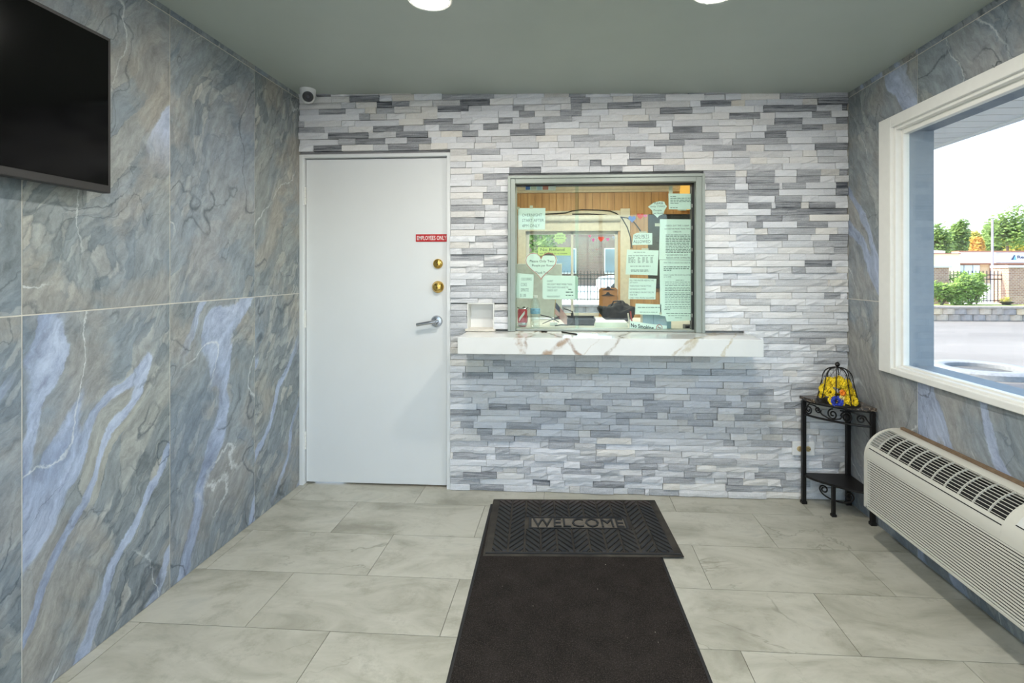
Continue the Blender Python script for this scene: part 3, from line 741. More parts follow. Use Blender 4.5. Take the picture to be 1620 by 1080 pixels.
# ---------------------------------------------------------------- corner table
TX, TY, TR = 1.605, 3.118, 0.262           # corner by the walls, radius
tb = thing('corner_table', 'black wrought iron corner table with dark marble top and scrollwork', 'table', (TX - 0.1, TY - 0.1, 0))
def quarter(R, n=18, inset=0.0):
    """fan with a bowed front, from the back wall round to the side wall"""
    pts = [(TX - inset, TY - inset)]
    for i in range(n + 1):
        a = math.pi + (math.pi / 2) * i / n
        rr = R * (1 - 0.10 * math.sin(2 * (a - math.pi)) ** 2)
        pts.append((TX + rr * math.cos(a), TY + rr * math.sin(a)))
    return pts
def arcp(R, z, n=24, a0=0.02, a1=0.98):
    out = []
    for i in range(n + 1):
        a = math.pi + (math.pi / 2) * (a0 + (a1 - a0) * i / n)
        rr = R * (1 - 0.10 * math.sin(2 * (a - math.pi)) ** 2); out.append((TX + rr * math.cos(a), TY + rr * math.sin(a), z))
    return out
MB().prism(quarter(TR + 0.012), lambda a, b: (a, b, 0.594), lambda a, b: (a, b, 0.612)).build('table_top', dark_marble_mat(), tb, bevel=0.003)
MB().prism(quarter(TR - 0.004), lambda a, b: (a, b, 0.583), lambda a, b: (a, b, 0.594)).build('top_frame', M_BLACKIRON, tb)
for lx, ly in ((TX - TR + 0.008, TY - 0.010), (TX - 0.012, TY - TR + 0.008), (TX - 0.012, TY - 0.012)):
    MB().box(lx - 0.011, lx + 0.011, ly - 0.011, ly + 0.011, 0.006, 0.585).box(lx - 0.0145, lx + 0.0145, ly - 0.0145, ly + 0.0145, 0.0, 0.016).build('leg', M_BLACKIRON, tb, bevel=0.002)
mx, my = TX - TR * 0.90 * 0.707, TY - TR * 0.90 * 0.707
MB().box(mx - 0.009, mx + 0.009, my - 0.009, my + 0.009, 0.006, 0.165).box(mx - 0.0125, mx + 0.0125, my - 0.0125, my + 0.0125, 0.0, 0.014).build('leg', M_BLACKIRON, tb, bevel=0.002)
MB().prism(quarter(TR - 0.004), lambda a, b: (a, b, 0.158), lambda a, b: (a, b, 0.170)).build('shelf', M_BLACKIRON, tb)
MB().tube(arcp(TR - 0.006, 0.512), 0.006, n=6).build('apron_rail', M_BLACKIRON, tb)
def spiral(c, r0, turns, a0, sgn, n=40):
    return [(c[0] + r0 * (1 - 0.8 * i / n) * math.cos(a0 + sgn * turns * 2 * math.pi * i / n), c[1] + r0 * (1 - 0.8 * i / n) * math.sin(a0 + sgn * turns * 2 * math.pi * i / n)) for i in range(n + 1)]
def on_apron(a, z):
    ang = math.pi + (math.pi / 2) * a; R = (TR - 0.006) * (1 - 0.10 * math.sin(2 * (ang - math.pi)) ** 2)
    return (TX + R * math.cos(ang), TY + R * math.sin(ang), z)
L = TR * math.pi / 2
for cs, pr in (((0.055, 0.545), (0.026, 1.6, math.pi, 1)), ((0.115, 0.558), (0.018, 1.4, 0, -1)), ((0.20, 0.548), (0.030, 1.6, math.pi / 2, 1)), ((0.275, 0.545), (0.031, 1.7, math.pi, -1)), ((0.345, 0.545), (0.024, 1.5, 0, 1))):
    MB().tube([on_apron(a / L, z) for a, z in spiral(cs, *pr)], 0.0042, n=6).build('scroll', M_BLACKIRON, tb, smooth=True)
for path in (((0.02, 0.535), (0.06, 0.578), (0.10, 0.575), (0.14, 0.535), (0.19, 0.517), (0.24, 0.53), (0.265, 0.56)), ((0.24, 0.575), (0.30, 0.578), (0.36, 0.56), (0.39, 0.52))):
    MB().tube([on_apron(a / L, z) for a, z in path], 0.004, n=6).build('scroll', M_BLACKIRON, tb, smooth=True)
cpath = spiral((0, 0), 0.02, 1.3, math.pi * 0.5, 1)
d = Vector((0.707, -0.707, 0)); base = Vector((mx, my, 0)) + Vector((0.03, 0.03, 0))
cu = []
for i in range(31):
    a = math.pi * (1 + i / 30.0); p = base + d * (0.085 * math.cos(a)); cu.append((p.x, p.y, 0.115 + 0.045 * math.sin(a)))
sw = []
for i in range(24):
    a = 2 * math.pi * 1.2 * i / 23.0; r = 0.022 * (1 - 0.6 * i / 23.0)
    p = base + d * (-0.085 + 0.022 - r * math.cos(a)); sw.append((p.x, p.y, 0.115 + r * math.sin(a)))
sw2 = []
for i in range(24):
    a = 2 * math.pi * 1.2 * i / 23.0; r = 0.022 * (1 - 0.6 * i / 23.0)
    p = base + d * (0.085 - 0.022 + r * math.cos(a)); sw2.append((p.x, p.y, 0.115 + r * math.sin(a)))
MB().tube(list(reversed(sw)) + cu[1:-1] + sw2, 0.0042, n=6).build('scroll', M_BLACKIRON, tb, smooth=True)

# wire cloche with silk flowers
cc = onZ(1331, 640, 0.612); CXc, CYc = cc.x - 0.005, cc.y + 0.03
cl = thing('wire_cloche', 'black wire dome cage standing on the corner table', 'cage', (CXc, CYc, 0.612))
CR = 0.102
MB().lathe([(CR + 0.004, 0), (CR + 0.006, 0.004), (CR + 0.002, 0.009), (0.02, 0.009)], (CXc, CYc, 0.612)).build('base', M_BLACKIRON, cl, smooth=True)
def dome(a, s_):    # s_ 0 at the base, 1 at the crown
    r = CR * (0.96 - 0.26 * s_ / 0.6 if s_ < 0.6 else 0.70 * math.cos((s_ - 0.6) / 0.4 * math.pi / 2) ** 0.75 if s_ < 0.999 else 0.0)
    z = 0.621 + (0.185 * (s_ / 0.6) * 0.66 if s_ < 0.6 else 0.185 * (0.66 + 0.34 * math.sin((s_ - 0.6) / 0.4 * math.pi / 2)))
    return (CXc + r * math.cos(a), CYc + r * math.sin(a), z)
for k in range(8):
    a = 2 * math.pi * k / 8 + 0.25
    MB().tube([dome(a, i / 20.0) for i in range(21)], 0.0026, n=6).build('wire', M_BLACKIRON, cl, smooth=True)
mb = MB()
for k in range(12):
    for sg in (1, -1):
        mb.tube([dome(2 * math.pi * k / 12 + sg * 1.6 * i / 16.0, 0.02 + 0.93 * i / 16.0) for i in range(17)], 0.0008, n=3)
mb.build('mesh_wires', M_BLACKIRON, cl)
MB().lathe([(0.004, 0.0), (0.005, 0.006), (0.010, 0.010), (0.013, 0.018), (0.010, 0.026), (0.003, 0.031)], (CXc, CYc, 0.803), n=14).build('finial', M_BLACKIRON, cl, smooth=True)
M_YEL = plain('yellow silk petals', (238, 204, 30), 0.7, var=0.2, scale=60); M_BLU = plain('blue silk petals', (36, 58, 160), 0.7, var=0.25, scale=60)
M_ORA = plain('orange silk petals', (232, 130, 24), 0.7, var=0.2, scale=60); M_PALE = plain('pale yellow disc', (236, 214, 120), 0.7)
M_BRN = plain('brown flower centre', (66, 40, 24), 0.9)
def flower(name, label, group, p, r, nrm, mp, mc, petals=7, cup=0.35):
    th = thing(name, label, 'flower', p, 0, group)
    n_ = Vector(nrm).normalized(); a = n_.orthogonal().normalized(); b = n_.cross(a); P = Vector(p); m = MB()
    for lay, (rr, cu_) in enumerate(((r, cup), (r * 0.72, cup * 1.9))):
        for k in range(petals):
            an = 2 * math.pi * (k + lay * 0.5) / petals; d_ = a * math.cos(an) + b * math.sin(an); s2 = n_.cross(d_)
            w_ = rr * math.pi / petals * 1.15; h = n_ * (rr * cu_)
            p0 = P + d_ * (rr * 0.12); p1 = P + d_ * rr * 0.6 + h * 0.45; p2 = P + d_ * rr + h
            m.add([p0 + s2 * w_ * 0.3, p0 - s2 * w_ * 0.3, p1 - s2 * w_, p1 + s2 * w_, p2 - s2 * w_ * 0.55, p2 + s2 * w_ * 0.55], [(0,1,2,3),(3,2,4,5)])
    o = m.build('petals', mp, th, smooth=True)
    sm = o.modifiers.new('thick', 'SOLIDIFY'); sm.thickness = 0.0012
    MB().lathe([(0.001, 0), (r * 0.26, 0.002), (r * 0.22, r * 0.16), (0.001, r * 0.2)], p, n=10).build('centre', mc, th, smooth=True)
    return th
rf = random.Random(5)
for i in range(32):
    lev_ = (0, 0, 0, 1, 1, 1, 2, 2, 2)[i % 9]
    an = 2 * math.pi * (i * 0.382) ; rad = (0.072, 0.062, 0.044)[lev_] * rf.uniform(0.75, 1.1); z = 0.642 + 0.040 * lev_ + rf.uniform(-0.008, 0.01)
    flower('silk_flower', 'yellow silk flower heaped inside the wire cage', 'yellow silk flowers in the wire cage', (CXc + rad * math.cos(an), CYc + rad * math.sin(an), z),
           0.027, (math.cos(an), math.sin(an) - 0.5, 0.7), M_YEL, M_BRN if i % 4 == 0 else M_YEL)
flower('silk_flower', 'blue silk flower low inside the wire cage', None, (CXc - 0.040, CYc - 0.075, 0.638), 0.03, (-0.3, -1, 0.4), M_BLU, M_BRN)
flower('silk_flower', 'pale round button flower above the blue silk flower', None, (CXc - 0.018, CYc - 0.082, 0.662), 0.014, (-0.1, -1, 0.3), M_PALE, M_PALE, 10, 0.1)
flower('silk_flower', 'small orange silk flower in the middle of the wire cage', None, (CXc - 0.012, CYc - 0.074, 0.684), 0.017, (0, -1, 0.4), M_ORA, M_ORA)
flower('silk_flower', 'yellow silk flower with dark eye at the front right of the cage', None, (CXc + 0.042, CYc - 0.074, 0.642), 0.026, (0.4, -1, 0.4), M_YEL, M_BRN)

# power outlet
t = thing('wall_outlet', 'white double power outlet low on the stone wall behind the corner table', 'outlet', (1.363, 3.14, 0.262))
MB().box(1.302, 1.424, 3.134, 3.150, 0.263, 0.340).build('plate', M_CAMWHITE, t, bevel=0.002)
for x in (1.340, 1.386):
    r_ = MB().lathe([(0.0155, 0), (0.0155, -0.003), (0.0135, -0.004)], (x, 3.134, 0.3015), 'y', 20).build('receptacle', plain('ivory outlet face', (190, 168, 122), 0.5), t)
    MB().box(x - 0.006, x + 0.004, 3.1292, 3.131, 0.306, 0.309).box(x - 0.006, x + 0.004, 3.1292, 3.131, 0.295, 0.298).cyl((x + 0.009, 3.1292, 0.3015), (x + 0.009, 3.131, 0.3015), 0.003, n=8).build('slot', M_BLACK, r_)

# ---------------------------------------------------------------- television
t = thing('television', 'black flat screen television mounted high on the left marble wall', 'television', (XL, 1.24, 1.59))
TVX, TY0, TY1, TZ0, TZ1 = XL + 0.075, 0.765, 1.724, 1.588, 2.123
MB().box(TVX - 0.03, TVX, TY0, TY1, TZ0, TZ1).build('bezel', M_BEZEL, t, bevel=0.003)
MB().box(TVX - 0.002, TVX + 0.0012, TY0 + 0.012, TY1 - 0.012, TZ0 + 0.026, TZ1 - 0.012).build('screen', M_SCREEN, t)
MB().box(TVX - 0.052, TVX - 0.03, TY0 + 0.08, TY1 - 0.08, TZ0 + 0.012, TZ1 - 0.2).build('back_housing', M_BLACK, t)
MB().box(XL + 0.0005, TVX - 0.05, 1.05, 1.43, 1.72, 1.98).build('wall_bracket', M_BLACK, t)

# ---------------------------------------------------------------- recessed downlights
M_LENS = emitter('lit lamp lens', (1.0, 0.96, 0.90), LAMP)
def downlight(x, y, label):
    z = ceil_z(x); th = thing('downlight', label, 'light', (x, y, z), 0, 'round recessed ceiling lights')
    MB().lathe([(0.088, 0.004), (0.088, -0.002), (0.083, -0.006), (0.074, -0.005), (0.070, 0.0), (0.070, 0.004)], (x, y, z), n=32).build('trim_ring', M_TRIM, th, smooth=True)
    MB().lathe([(0.0705, 0.0), (0.0700, -0.004), (0.05, -0.0056), (0.002, -0.006)], (x, y, z - 0.0005), n=32).build('lens', M_LENS, th)
downlight(-0.535, 2.045, 'lit round ceiling light to the left, above the doorway side')
downlight(0.56, 2.02, 'lit round ceiling light to the right, nearer the picture window')
downlight(-0.54, 0.35, 'lit round ceiling light behind the viewpoint on the television side')
downlight(0.56, 0.35, 'lit round ceiling light behind the viewpoint on the window side')

# security camera in the corner
p = onY(487, 152, 3.06); cx_, cy_ = p.x, 3.06; cz_ = ceil_z(cx_)
t = thing('security_camera', 'white turret security camera under the ceiling in the left corner', 'camera', (cx_, cy_, cz_))
MB().lathe([(0.046, 0.0), (0.046, -0.012), (0.043, -0.030), (0.036, -0.044), (0.02, -0.046)], (cx_, cy_, cz_), n=28).build('mount', M_CAMWHITE, t, smooth=True)
bc = Vector((cx_ + 0.004, cy_ - 0.008, cz_ - 0.046)); mb = MB()
mb.lathe([(0.003, -0.04)] + [(0.041 * math.cos(math.radians(a)), 0.041 * math.sin(math.radians(a))) for a in range(-75, 76, 15)] + [(0.003, 0.041)], bc, n=24)
ball = mb.build('ball_housing', M_CAMWHITE, t, smooth=True)
dd = (Vector((0.1, 0.0, EYE)) - bc).normalized()
MB().cyl(bc + dd * 0.026, bc + dd * 0.0425, 0.031, 0.027, n=24).build('lens_window', M_BLACK, ball, smooth=True)
MB().cyl(bc + dd * 0.0425, bc + dd * 0.0435, 0.010, 0.009, n=16).build('lens', M_SCREEN, ball)

# ---------------------------------------------------------------- mats
rn = thing('runner_mat', 'charcoal carpet runner mat with black rubber edge', 'mat', (0.03, 2.07, 0), math.radians(1.9))
def locbox(x0, x1, y0, y1, z0, z1): return MB().box(x0, x1, y0, y1, z0, z1)
MB().prism([(-0.428, -0.92), (0.428, -0.92), (0.428, 0.92), (-0.428, 0.92)], lambda a, b: (a, b, 0.0002), lambda a, b: (a * 0.985, b * 0.993, 0.004)).build('rubber_edge', plain('black runner rubber', (24, 24, 25), 0.6), rn, local=True)
locbox(-0.414, 0.414, -0.905, 0.905, 0.003, 0.0085).build('pile', M_CARPET, rn, local=True)
wm = thing('welcome_mat', 'black moulded rubber WELCOME mat with herringbone ribs', 'mat', (0.062, 2.742, 0.009), math.radians(3.2))
HW, HD = 0.463, 0.304
MB().prism([(-HW, -HD), (HW, -HD), (HW, HD), (-HW, HD)], lambda a, b: (a, b, 0.0), lambda a, b: (a * 0.975, b * 0.965, 0.005)).build('base', plain('dust-caked rubber', (54, 50, 43), 0.9, var=0.6, scale=9), wm, local=True)
MB().prism([(-HW*0.975, -HD*0.965), (HW*0.975, -HD*0.965), (HW*0.975, -HD*0.93), (-HW*0.975, -HD*0.93)], lambda a, b: (a, b, 0.004), lambda a, b: (a, b, 0.0085)).build('rim', M_RUBBER, wm, local=True)
IW, ID = HW - 0.035, HD - 0.032
def clip_rect(poly, x0, x1, y0, y1):
    for ax_, lim, keep in ((0, x0, 1), (0, x1, -1), (1, y0, 1), (1, y1, -1)):
        out = []
        for i in range(len(poly)):
            p_, q_ = poly[i - 1], poly[i]; a, b = (p_[ax_] - lim) * keep, (q_[ax_] - lim) * keep
            if (a >= 0) != (b >= 0): f_ = a / (a - b); out.append((p_[0] + (q_[0] - p_[0]) * f_, p_[1] + (q_[1] - p_[1]) * f_))
            if b >= 0: out.append(q_)
        poly = out
        if len(poly) < 3: return []
    return poly
PX0, PX1, PY0, PY1 = -0.235, 0.235, -0.045, 0.062
ncol = 11; cw_ = 2 * IW / ncol
for c_ in range(ncol):
    x0 = -IW + c_ * cw_; x1 = x0 + cw_; sl = 0.095 * (1 if c_ % 2 else -1)
    y = -ID - 0.12
    while y < ID + 0.12:
        y0, y1 = (y, y + sl)
        poly = [(x0 + 0.004, y0), (x1 - 0.004, y1), (x1 - 0.004, y1 + 0.030), (x0 + 0.004, y0 + 0.030)]
        poly = clip_rect(poly, -IW, IW, -ID, ID)
        parts = [poly] if poly else []
        if poly and x1 > PX0 and x0 < PX1:       # keep the lettering panel clear
            parts = [q for q in (clip_rect(poly, -IW, IW, -ID, PY0 - 0.012), clip_rect(poly, -IW, IW, PY1 + 0.012, ID)) if q]
        for q in parts:
            cx2 = sum(a for a, b in q) / len(q); cy2 = sum(b for a, b in q) / len(q)
            MB().prism(q, lambda a, b: (a, b, 0.005), lambda a, b: (cx2 + (a - cx2) * 0.9, cy2 + (b - cy2) * 0.9, 0.0100)).build('rib', M_RUBBER, wm, local=True)
        y += 0.047
MB().box(PX0 - 0.02, PX1 + 0.02, PY0 - 0.008, PY0 - 0.001, 0.005, 0.0095).box(PX0 - 0.02, PX1 + 0.02, PY1 + 0.001, PY1 + 0.008, 0.005, 0.0095).box(PX0 - 0.02, PX0 - 0.008, PY0, PY1, 0.005, 0.0095).box(PX1 + 0.008, PX1 + 0.02, PY0, PY1, 0.005, 0.0095).build('letter_frame', M_RUBBER, wm, local=True)
MB().box(PX0 - 0.006, PX1 + 0.006, PY0 + 0.001, PY1 - 0.001, 0.005, 0.0056).build('letter_panel', plain('dusty rubber', (104, 98, 88), 0.9, var=0.25), wm, local=True)
mb = MB()
vs_, fs, _ = text_mesh('WELCOME', 0.0)
lo = [(PX0 + (PX1 - PX0) * p_, PY0 + 0.008 + (PY1 - PY0 - 0.016) * q_) for p_, q_ in vs_]
mb.add([(a, b, 0.0105) for a, b in lo], fs)
edges = {}
for f_ in fs:
    for i in range(len(f_)): e_ = (f_[i - 1], f_[i]); edges[e_] = 1
for (a, b) in list(edges):
    if (b, a) not in edges: mb.add([(*lo[a], 0.0105), (*lo[b], 0.0105), (*lo[b], 0.005), (*lo[a], 0.005)], [(0, 1, 2, 3)])
mb.build('lettering', M_RUBBER, wm, local=True, fixn=False)

# little hook above the picture window
p = onX(1583, 102, XR)
mb = MB().tube([(XR, p.y, p.z + 0.012), (XR - 0.012, p.y, p.z + 0.010), (XR - 0.016, p.y, p.z - 0.004), (XR - 0.022, p.y, p.z - 0.010), (XR - 0.030, p.y, p.z - 0.002)], 0.0022, n=8)
o = mb.build('wall_hook', M_CHROME, smooth=True); tag(o, 'small metal hook on the marble above the picture window', 'hook')

# ---------------------------------------------------------------- notes on the counter glass
YN = 3.2222
M_GREENP = plain('lime green note paper', (206, 216, 120), 0.8, var=0.03); M_PINKL = plain('red pencil line', (206, 70, 70), 0.8)
M_HR = plain('red heart sticker', (236, 66, 44), 0.5); M_HP = plain('pink heart sticker', (240, 110, 160), 0.5); M_HB = plain('blue heart sticker', (104, 132, 206), 0.5)
M_HM = plain('magenta heart sticker', (220, 70, 170), 0.5); M_HW = plain('pale blue heart sticker', (190, 205, 235), 0.5)
M_TAPE = plain('beige tape', (206, 196, 176), 0.5)
def note(name, label, cat, poly, lines=(), bars=(), mat_=None, ink=None, Y=YN, tapes=(), bold=0.0, group=None, th=0.0006):
    """poly in photograph pixels, carried onto the glass; lines are (text, a0, a1, b0, b1) in pixels"""
    pts = [onY(u, v, Y) for u, v in poly]
    c0 = Vector((sum(p.x for p in pts) / len(pts), Y, min(p.z for p in pts)))
    t = thing(name, label, cat, c0, 0, group)
    MB().prism([(p.x, p.z) for p in pts], lambda a, b: (a, Y, b), lambda a, b: (a, Y + th, b)).build('sheet', mat_ or M_PAPER, t)
    if lines or bars:
        mb = MB()
        for body, a0, a1, b0, b1 in lines:
            q0 = onY(a0, b1, Y); q1 = onY(a1, b0, Y); put_text(mb, body, lambda a, b: (a, Y - 0.0004, b), q0.x, q1.x, q0.z, q1.z, bold)
        for a0, a1, b, hh in bars:
            q0 = onY(a0, b, Y); q1 = onY(a1, b, Y); h_ = hh * Y / F
            x = q0.x; rb = random.Random(int(a0 * 7 + b * 13))
            while x < q1.x - 0.004:        # unreadable small print as word-length strokes
                w_ = min(rb.uniform(0.008, 0.026), q1.x - x); mb.add([(x, Y - 0.0004, q0.z - h_/2), (x + w_, Y - 0.0004, q0.z - h_/2), (x + w_, Y - 0.0004, q0.z + h_/2), (x, Y - 0.0004, q0.z + h_/2)], [(0,1,2,3)]); x += w_ + 0.004
        mb.build('print', ink or M_PRINT, t, fixn=False)
    for a0, a1, b0, b1 in tapes:
        q0 = onY(a0, b1, Y); q1 = onY(a1, b0, Y); MB().box(q0.x, q1.x, Y - 0.0007, Y - 0.0002, q0.z, q1.z).build('tape', M_TAPE, t)
    return t
R_ = lambda a0, a1, b0, b1: [(a0, b0), (a1, b0), (a1, b1), (a0, b1)]
def heart(cx, cy, w, h, n=28):
    out = []
    for i in range(n):
        a = 2 * math.pi * i / n; x = 16 * math.sin(a) ** 3; y = 13 * math.cos(a) - 5 * math.cos(2*a) - 2 * math.cos(3*a) - math.cos(4*a)
        out.append((cx + x / 32.0 * w, cy - (y + 2.5) / 29.0 * h))
    return out
note('paper_notice', 'white sheet reading OVERNIGHT START AFTER 4PM ONLY at upper left of the glass', 'notice', [(819.5, 329), (863, 329), (862, 363), (820.5, 363)],
     [('OVERNIGHT', 826, 857.5, 337.5, 342.5), ('START AFTER', 826, 860.5, 346, 351), ('4PM ONLY', 826, 854, 354.5, 359.5)], ink=M_PRINTG, tapes=[(817, 822, 327, 331), (838, 843, 325, 330)])
t = note('card_sticker', 'strip of small payment card stickers along the top of the glass', 'sticker', R_(831, 879, 292.5, 301))
for a0, a1, col in ((831.5, 838.5, (70, 110, 180)), (840, 848.5, (226, 216, 190)), (850, 857, (200, 212, 220)), (858.5, 867.5, (226, 120, 90)), (869, 878, (236, 226, 220))):
    q0 = onY(a0, 300.2, YN); q1 = onY(a1, 293.8, YN); MB().box(q0.x, q1.x, YN - 0.0006, YN, q0.z, q1.z).build('card_mark', plain('card mark %d' % a0, col, 0.5), t)
burst = [(886 + (11 if i % 2 else 8.5) * math.sin(2 * math.pi * i / 20), 376.5 - (10 if i % 2 else 8) * math.cos(2 * math.pi * i / 20)) for i in range(20)]
note('sticky_note', 'pale green starburst note above the lime green strip on the glass', 'note', burst, bars=[(880, 893, 373, 0.8), (879, 893, 377, 0.8)], mat_=plain('pale green note', (214, 226, 160), 0.8), ink=M_PRINTG)
note('sticky_note', 'lime green handwritten strip taped across the left of the glass', 'note', [(851, 391), (903, 391), (903, 404), (851, 404)],
     [('No Refund', 855, 893, 392.5, 397), ('no Calling in a room', 854, 897, 399, 403)], mat_=M_GREENP)
hh = note('heart_note', 'heart shaped note PLEASE ONLY TWO PEOPLE PER ROOM with red outline', 'note', heart(856, 421.5, 51, 45),
     [('Please Only Two', 838, 876, 411, 416), ('People per Room', 842, 876, 418, 422.5), ('Thank You', 846.5, 867, 429, 433)])
hp = [onY(u, v, YN) for u, v in heart(856, 421.2, 48.5, 42.5)]
MB().tube([(p.x, YN - 0.0006, p.z) for p in hp], 0.0020, n=4, closed=True).build('outline', M_PINKL, hh)
note('paper_notice', 'white drinks price list reading COLD DRINKS COKE SPRITE $1.00', 'notice', [(818.5, 432), (844.5, 434), (843, 472), (816, 471)],
     [('COLD DRINKS', 824.5, 841, 439, 443.5), ('COKE', 824, 833.5, 447.5, 452.5), ('SPRITE', 824, 836.5, 456, 461), ('$1.00', 823, 832, 464.5, 470)], ink=M_PRINTG)
note('paper_notice', 'round cornered GUEST notice from management below the heart note', 'notice', [(860, 435.5), (912, 436), (914.5, 438.5), (914.5, 470.5), (912, 473), (861, 473), (858.5, 470.5), (858.5, 437)],
     [('GUEST', 865.5, 875, 443, 446), ("WE DON'T RENT MORE THAN", 865.5, 905, 448, 451), ('TWO DAYS YOU HAVE TO', 865.5, 899, 453, 456), ('CHECK OUT', 865.5, 882, 457.5, 460.5), ('MANAGEMENT', 865.5, 886, 467.5, 470.3)],
     [(899, 904, 457.5, 1.4), (895, 907, 462, 1.6), (895, 907, 467, 1.6)], ink=M_PRINTG)
note('heart_sticker', 'blue heart sticker on the glass', 'sticker', heart(1000, 347, 12, 11), mat_=M_HB)
note('heart_sticker', 'large red heart sticker on the glass beside the blue one', 'sticker', heart(1013, 342.5, 11, 10), mat_=M_HR)
note('heart_sticker', 'little pink heart sticker right of the red heart on the glass', 'sticker', heart(1021, 341.8, 6, 5.5), mat_=M_HP)
note('paper_notice', 'scalloped note hand lettered ONLY TWO PEOPLE on the upper right glass', 'note',
     [(1025, 327), (1035, 320), (1044, 318), (1051, 319), (1053, 324), (1055.5, 326), (1051, 333), (1049.5, 338.5), (1043, 341), (1040, 344.5), (1037, 341), (1032.5, 338), (1032, 333)],
     [('PLEASE', 1035, 1049, 319.5, 323), ('only TWO', 1029, 1052, 325, 328.5), ('People', 1034, 1047, 331, 334.5), ('per Room', 1034, 1049, 336, 339)])
note('paper_notice', 'white notice taped in the top right corner of the glass', 'notice', [(1057.5, 306), (1096, 306.5), (1094.5, 331), (1058, 331)],
     bars=[(1060.5, 1070, 310.5, 0.9), (1060.5, 1094, 313.5, 0.9), (1060.5, 1093, 316.5, 0.9), (1060.5, 1094, 319, 0.9), (1060.5, 1074, 321.5, 0.9), (1060.5, 1072, 328.5, 0.9)], ink=M_PRINTG, tapes=[(1058, 1064, 294, 306), (1072, 1086, 331, 333)])
note('paper_notice', 'cut corner notice reading NO PETS ALLOWED', 'notice', [(1002, 371), (1008, 368), (1032, 368.5), (1032, 387), (1000, 387.5)],
     [('NO PETS', 1004, 1027, 371, 376), ('ALLOWED', 1002, 1029, 379.5, 384.5)], [(1004, 1027, 377.2, 0.7)], tapes=[(1011, 1023, 366, 368.5)])
note('paper_notice', 'room rate table sheet in the middle right of the glass', 'notice', [(992, 394.5), (1042, 396), (1040, 435.5), (989.5, 434)],
     bars=[(1003, 1022, 399, 0.9), (994, 1034, 404.5, 1.0)] + [(x, x + w_, y, 0.9) for y in (407, 409, 411, 413, 415) for x, w_ in ((994, 11), (1009, 4), (1016, 4), (1022, 4), (1029, 4))] + [(997, 1029, 421, 0.9), (998, 1026, 427, 0.9), (998, 1026, 429, 0.9)], ink=M_PRINTG, tapes=[(1015, 1026, 392.5, 395.5)])
note('paper_notice', 'tub rules sheet starting FILL THE WATER ABOVE', 'notice', [(995, 439.5), (1038.5, 441), (1037, 473.5), (994, 473)],
     [('FILL THE WATER ABOVE THE', 996.5, 1034, 442, 444.5), ('JET POINT', 996.5, 1009, 446, 448.4), ('THEN PUSH THE BUTTON', 996.5, 1030, 451, 453.5), ('NO BAGS ALLOWED', 996.5, 1022, 456, 458.4),
      ('NO BUBBLES OR ANY OILS IN', 996.5, 1034, 461, 463.4), ('THE TUB', 996.5, 1008, 465, 467.4), ('ONLY TWO PEOPLE ALLOWED', 996.5, 1035, 469.8, 472.2)], ink=M_PRINTG)
note('paper_notice', 'tall rules sheet headed CHECK OUT TIME on the right of the glass', 'notice', [(1044, 346.5), (1099, 347), (1098.5, 411), (1042.5, 410.5)],
     [('CHECK OUT TIME 11:00AM', 1053, 1090, 355.5, 358.2), ('NO VISITOR MORE THAN TWO', 1051.5, 1092, 360.6, 363.2), ('CHECK IN.', 1065, 1078, 365, 367.6), ('* NO REFUNDS FOR ANY', 1052.5, 1088, 402, 404.6), ('REASON AFTER 10 MINUTES', 1054, 1092, 406.2, 409)],
     [(1053, 1092, y, 0.9) for y in (371.5, 373.5, 376.5, 379, 381.5, 384.5, 387, 389.5, 392, 394.5, 397, 399.3)], tapes=[(1036, 1044, 353, 358)])
note('paper_notice', 'long lower rules sheet reading ONLY 2 CARS PER ROOM ALLOWED', 'notice', [(1043.5, 411), (1099, 411.5), (1098, 506.5), (1055, 508.5), (1052.5, 500), (1044.5, 499)],
     [('WAIT TIME IS 3 HOURS FOR CHECK IN', 1050, 1092, 414, 416.8), ('ONLY 2 CARS PER ROOM ALLOWED', 1050, 1093, 433.6, 436), ('AT A TIME', 1050, 1062, 436.8, 439)],
     [(1050, 1091, 422, 1.4), (1050, 1090, 424.8, 1.4), (1050, 1062, 427.4, 1.4), (1069, 1082, 443, 0.9)] + [(1052, 1092, y, 0.8) for y in (446, 449, 451.5, 455, 457, 459.5, 463, 465.5, 468, 470.5, 473, 476, 478.5, 481.5, 484.5, 487)] + [(1051, 1060, 489.5, 0.8), (1054, 1094, 495.5, 0.8), (1057, 1090, 499, 0.8), (1068, 1080, 502.5, 0.8)], ink=M_PRINTG)
note('paper_notice', 'handwritten slip near the bottom of the glass above the blue grey box', 'notice', [(1005.5, 480), (1046, 481.5), (1046, 498), (1004.5, 497)],
     bars=[(1009, 1044, 486, 1.0), (1012, 1040, 493.5, 1.0)], ink=M_PRINTG, tapes=[(1043, 1047, 494, 497)])

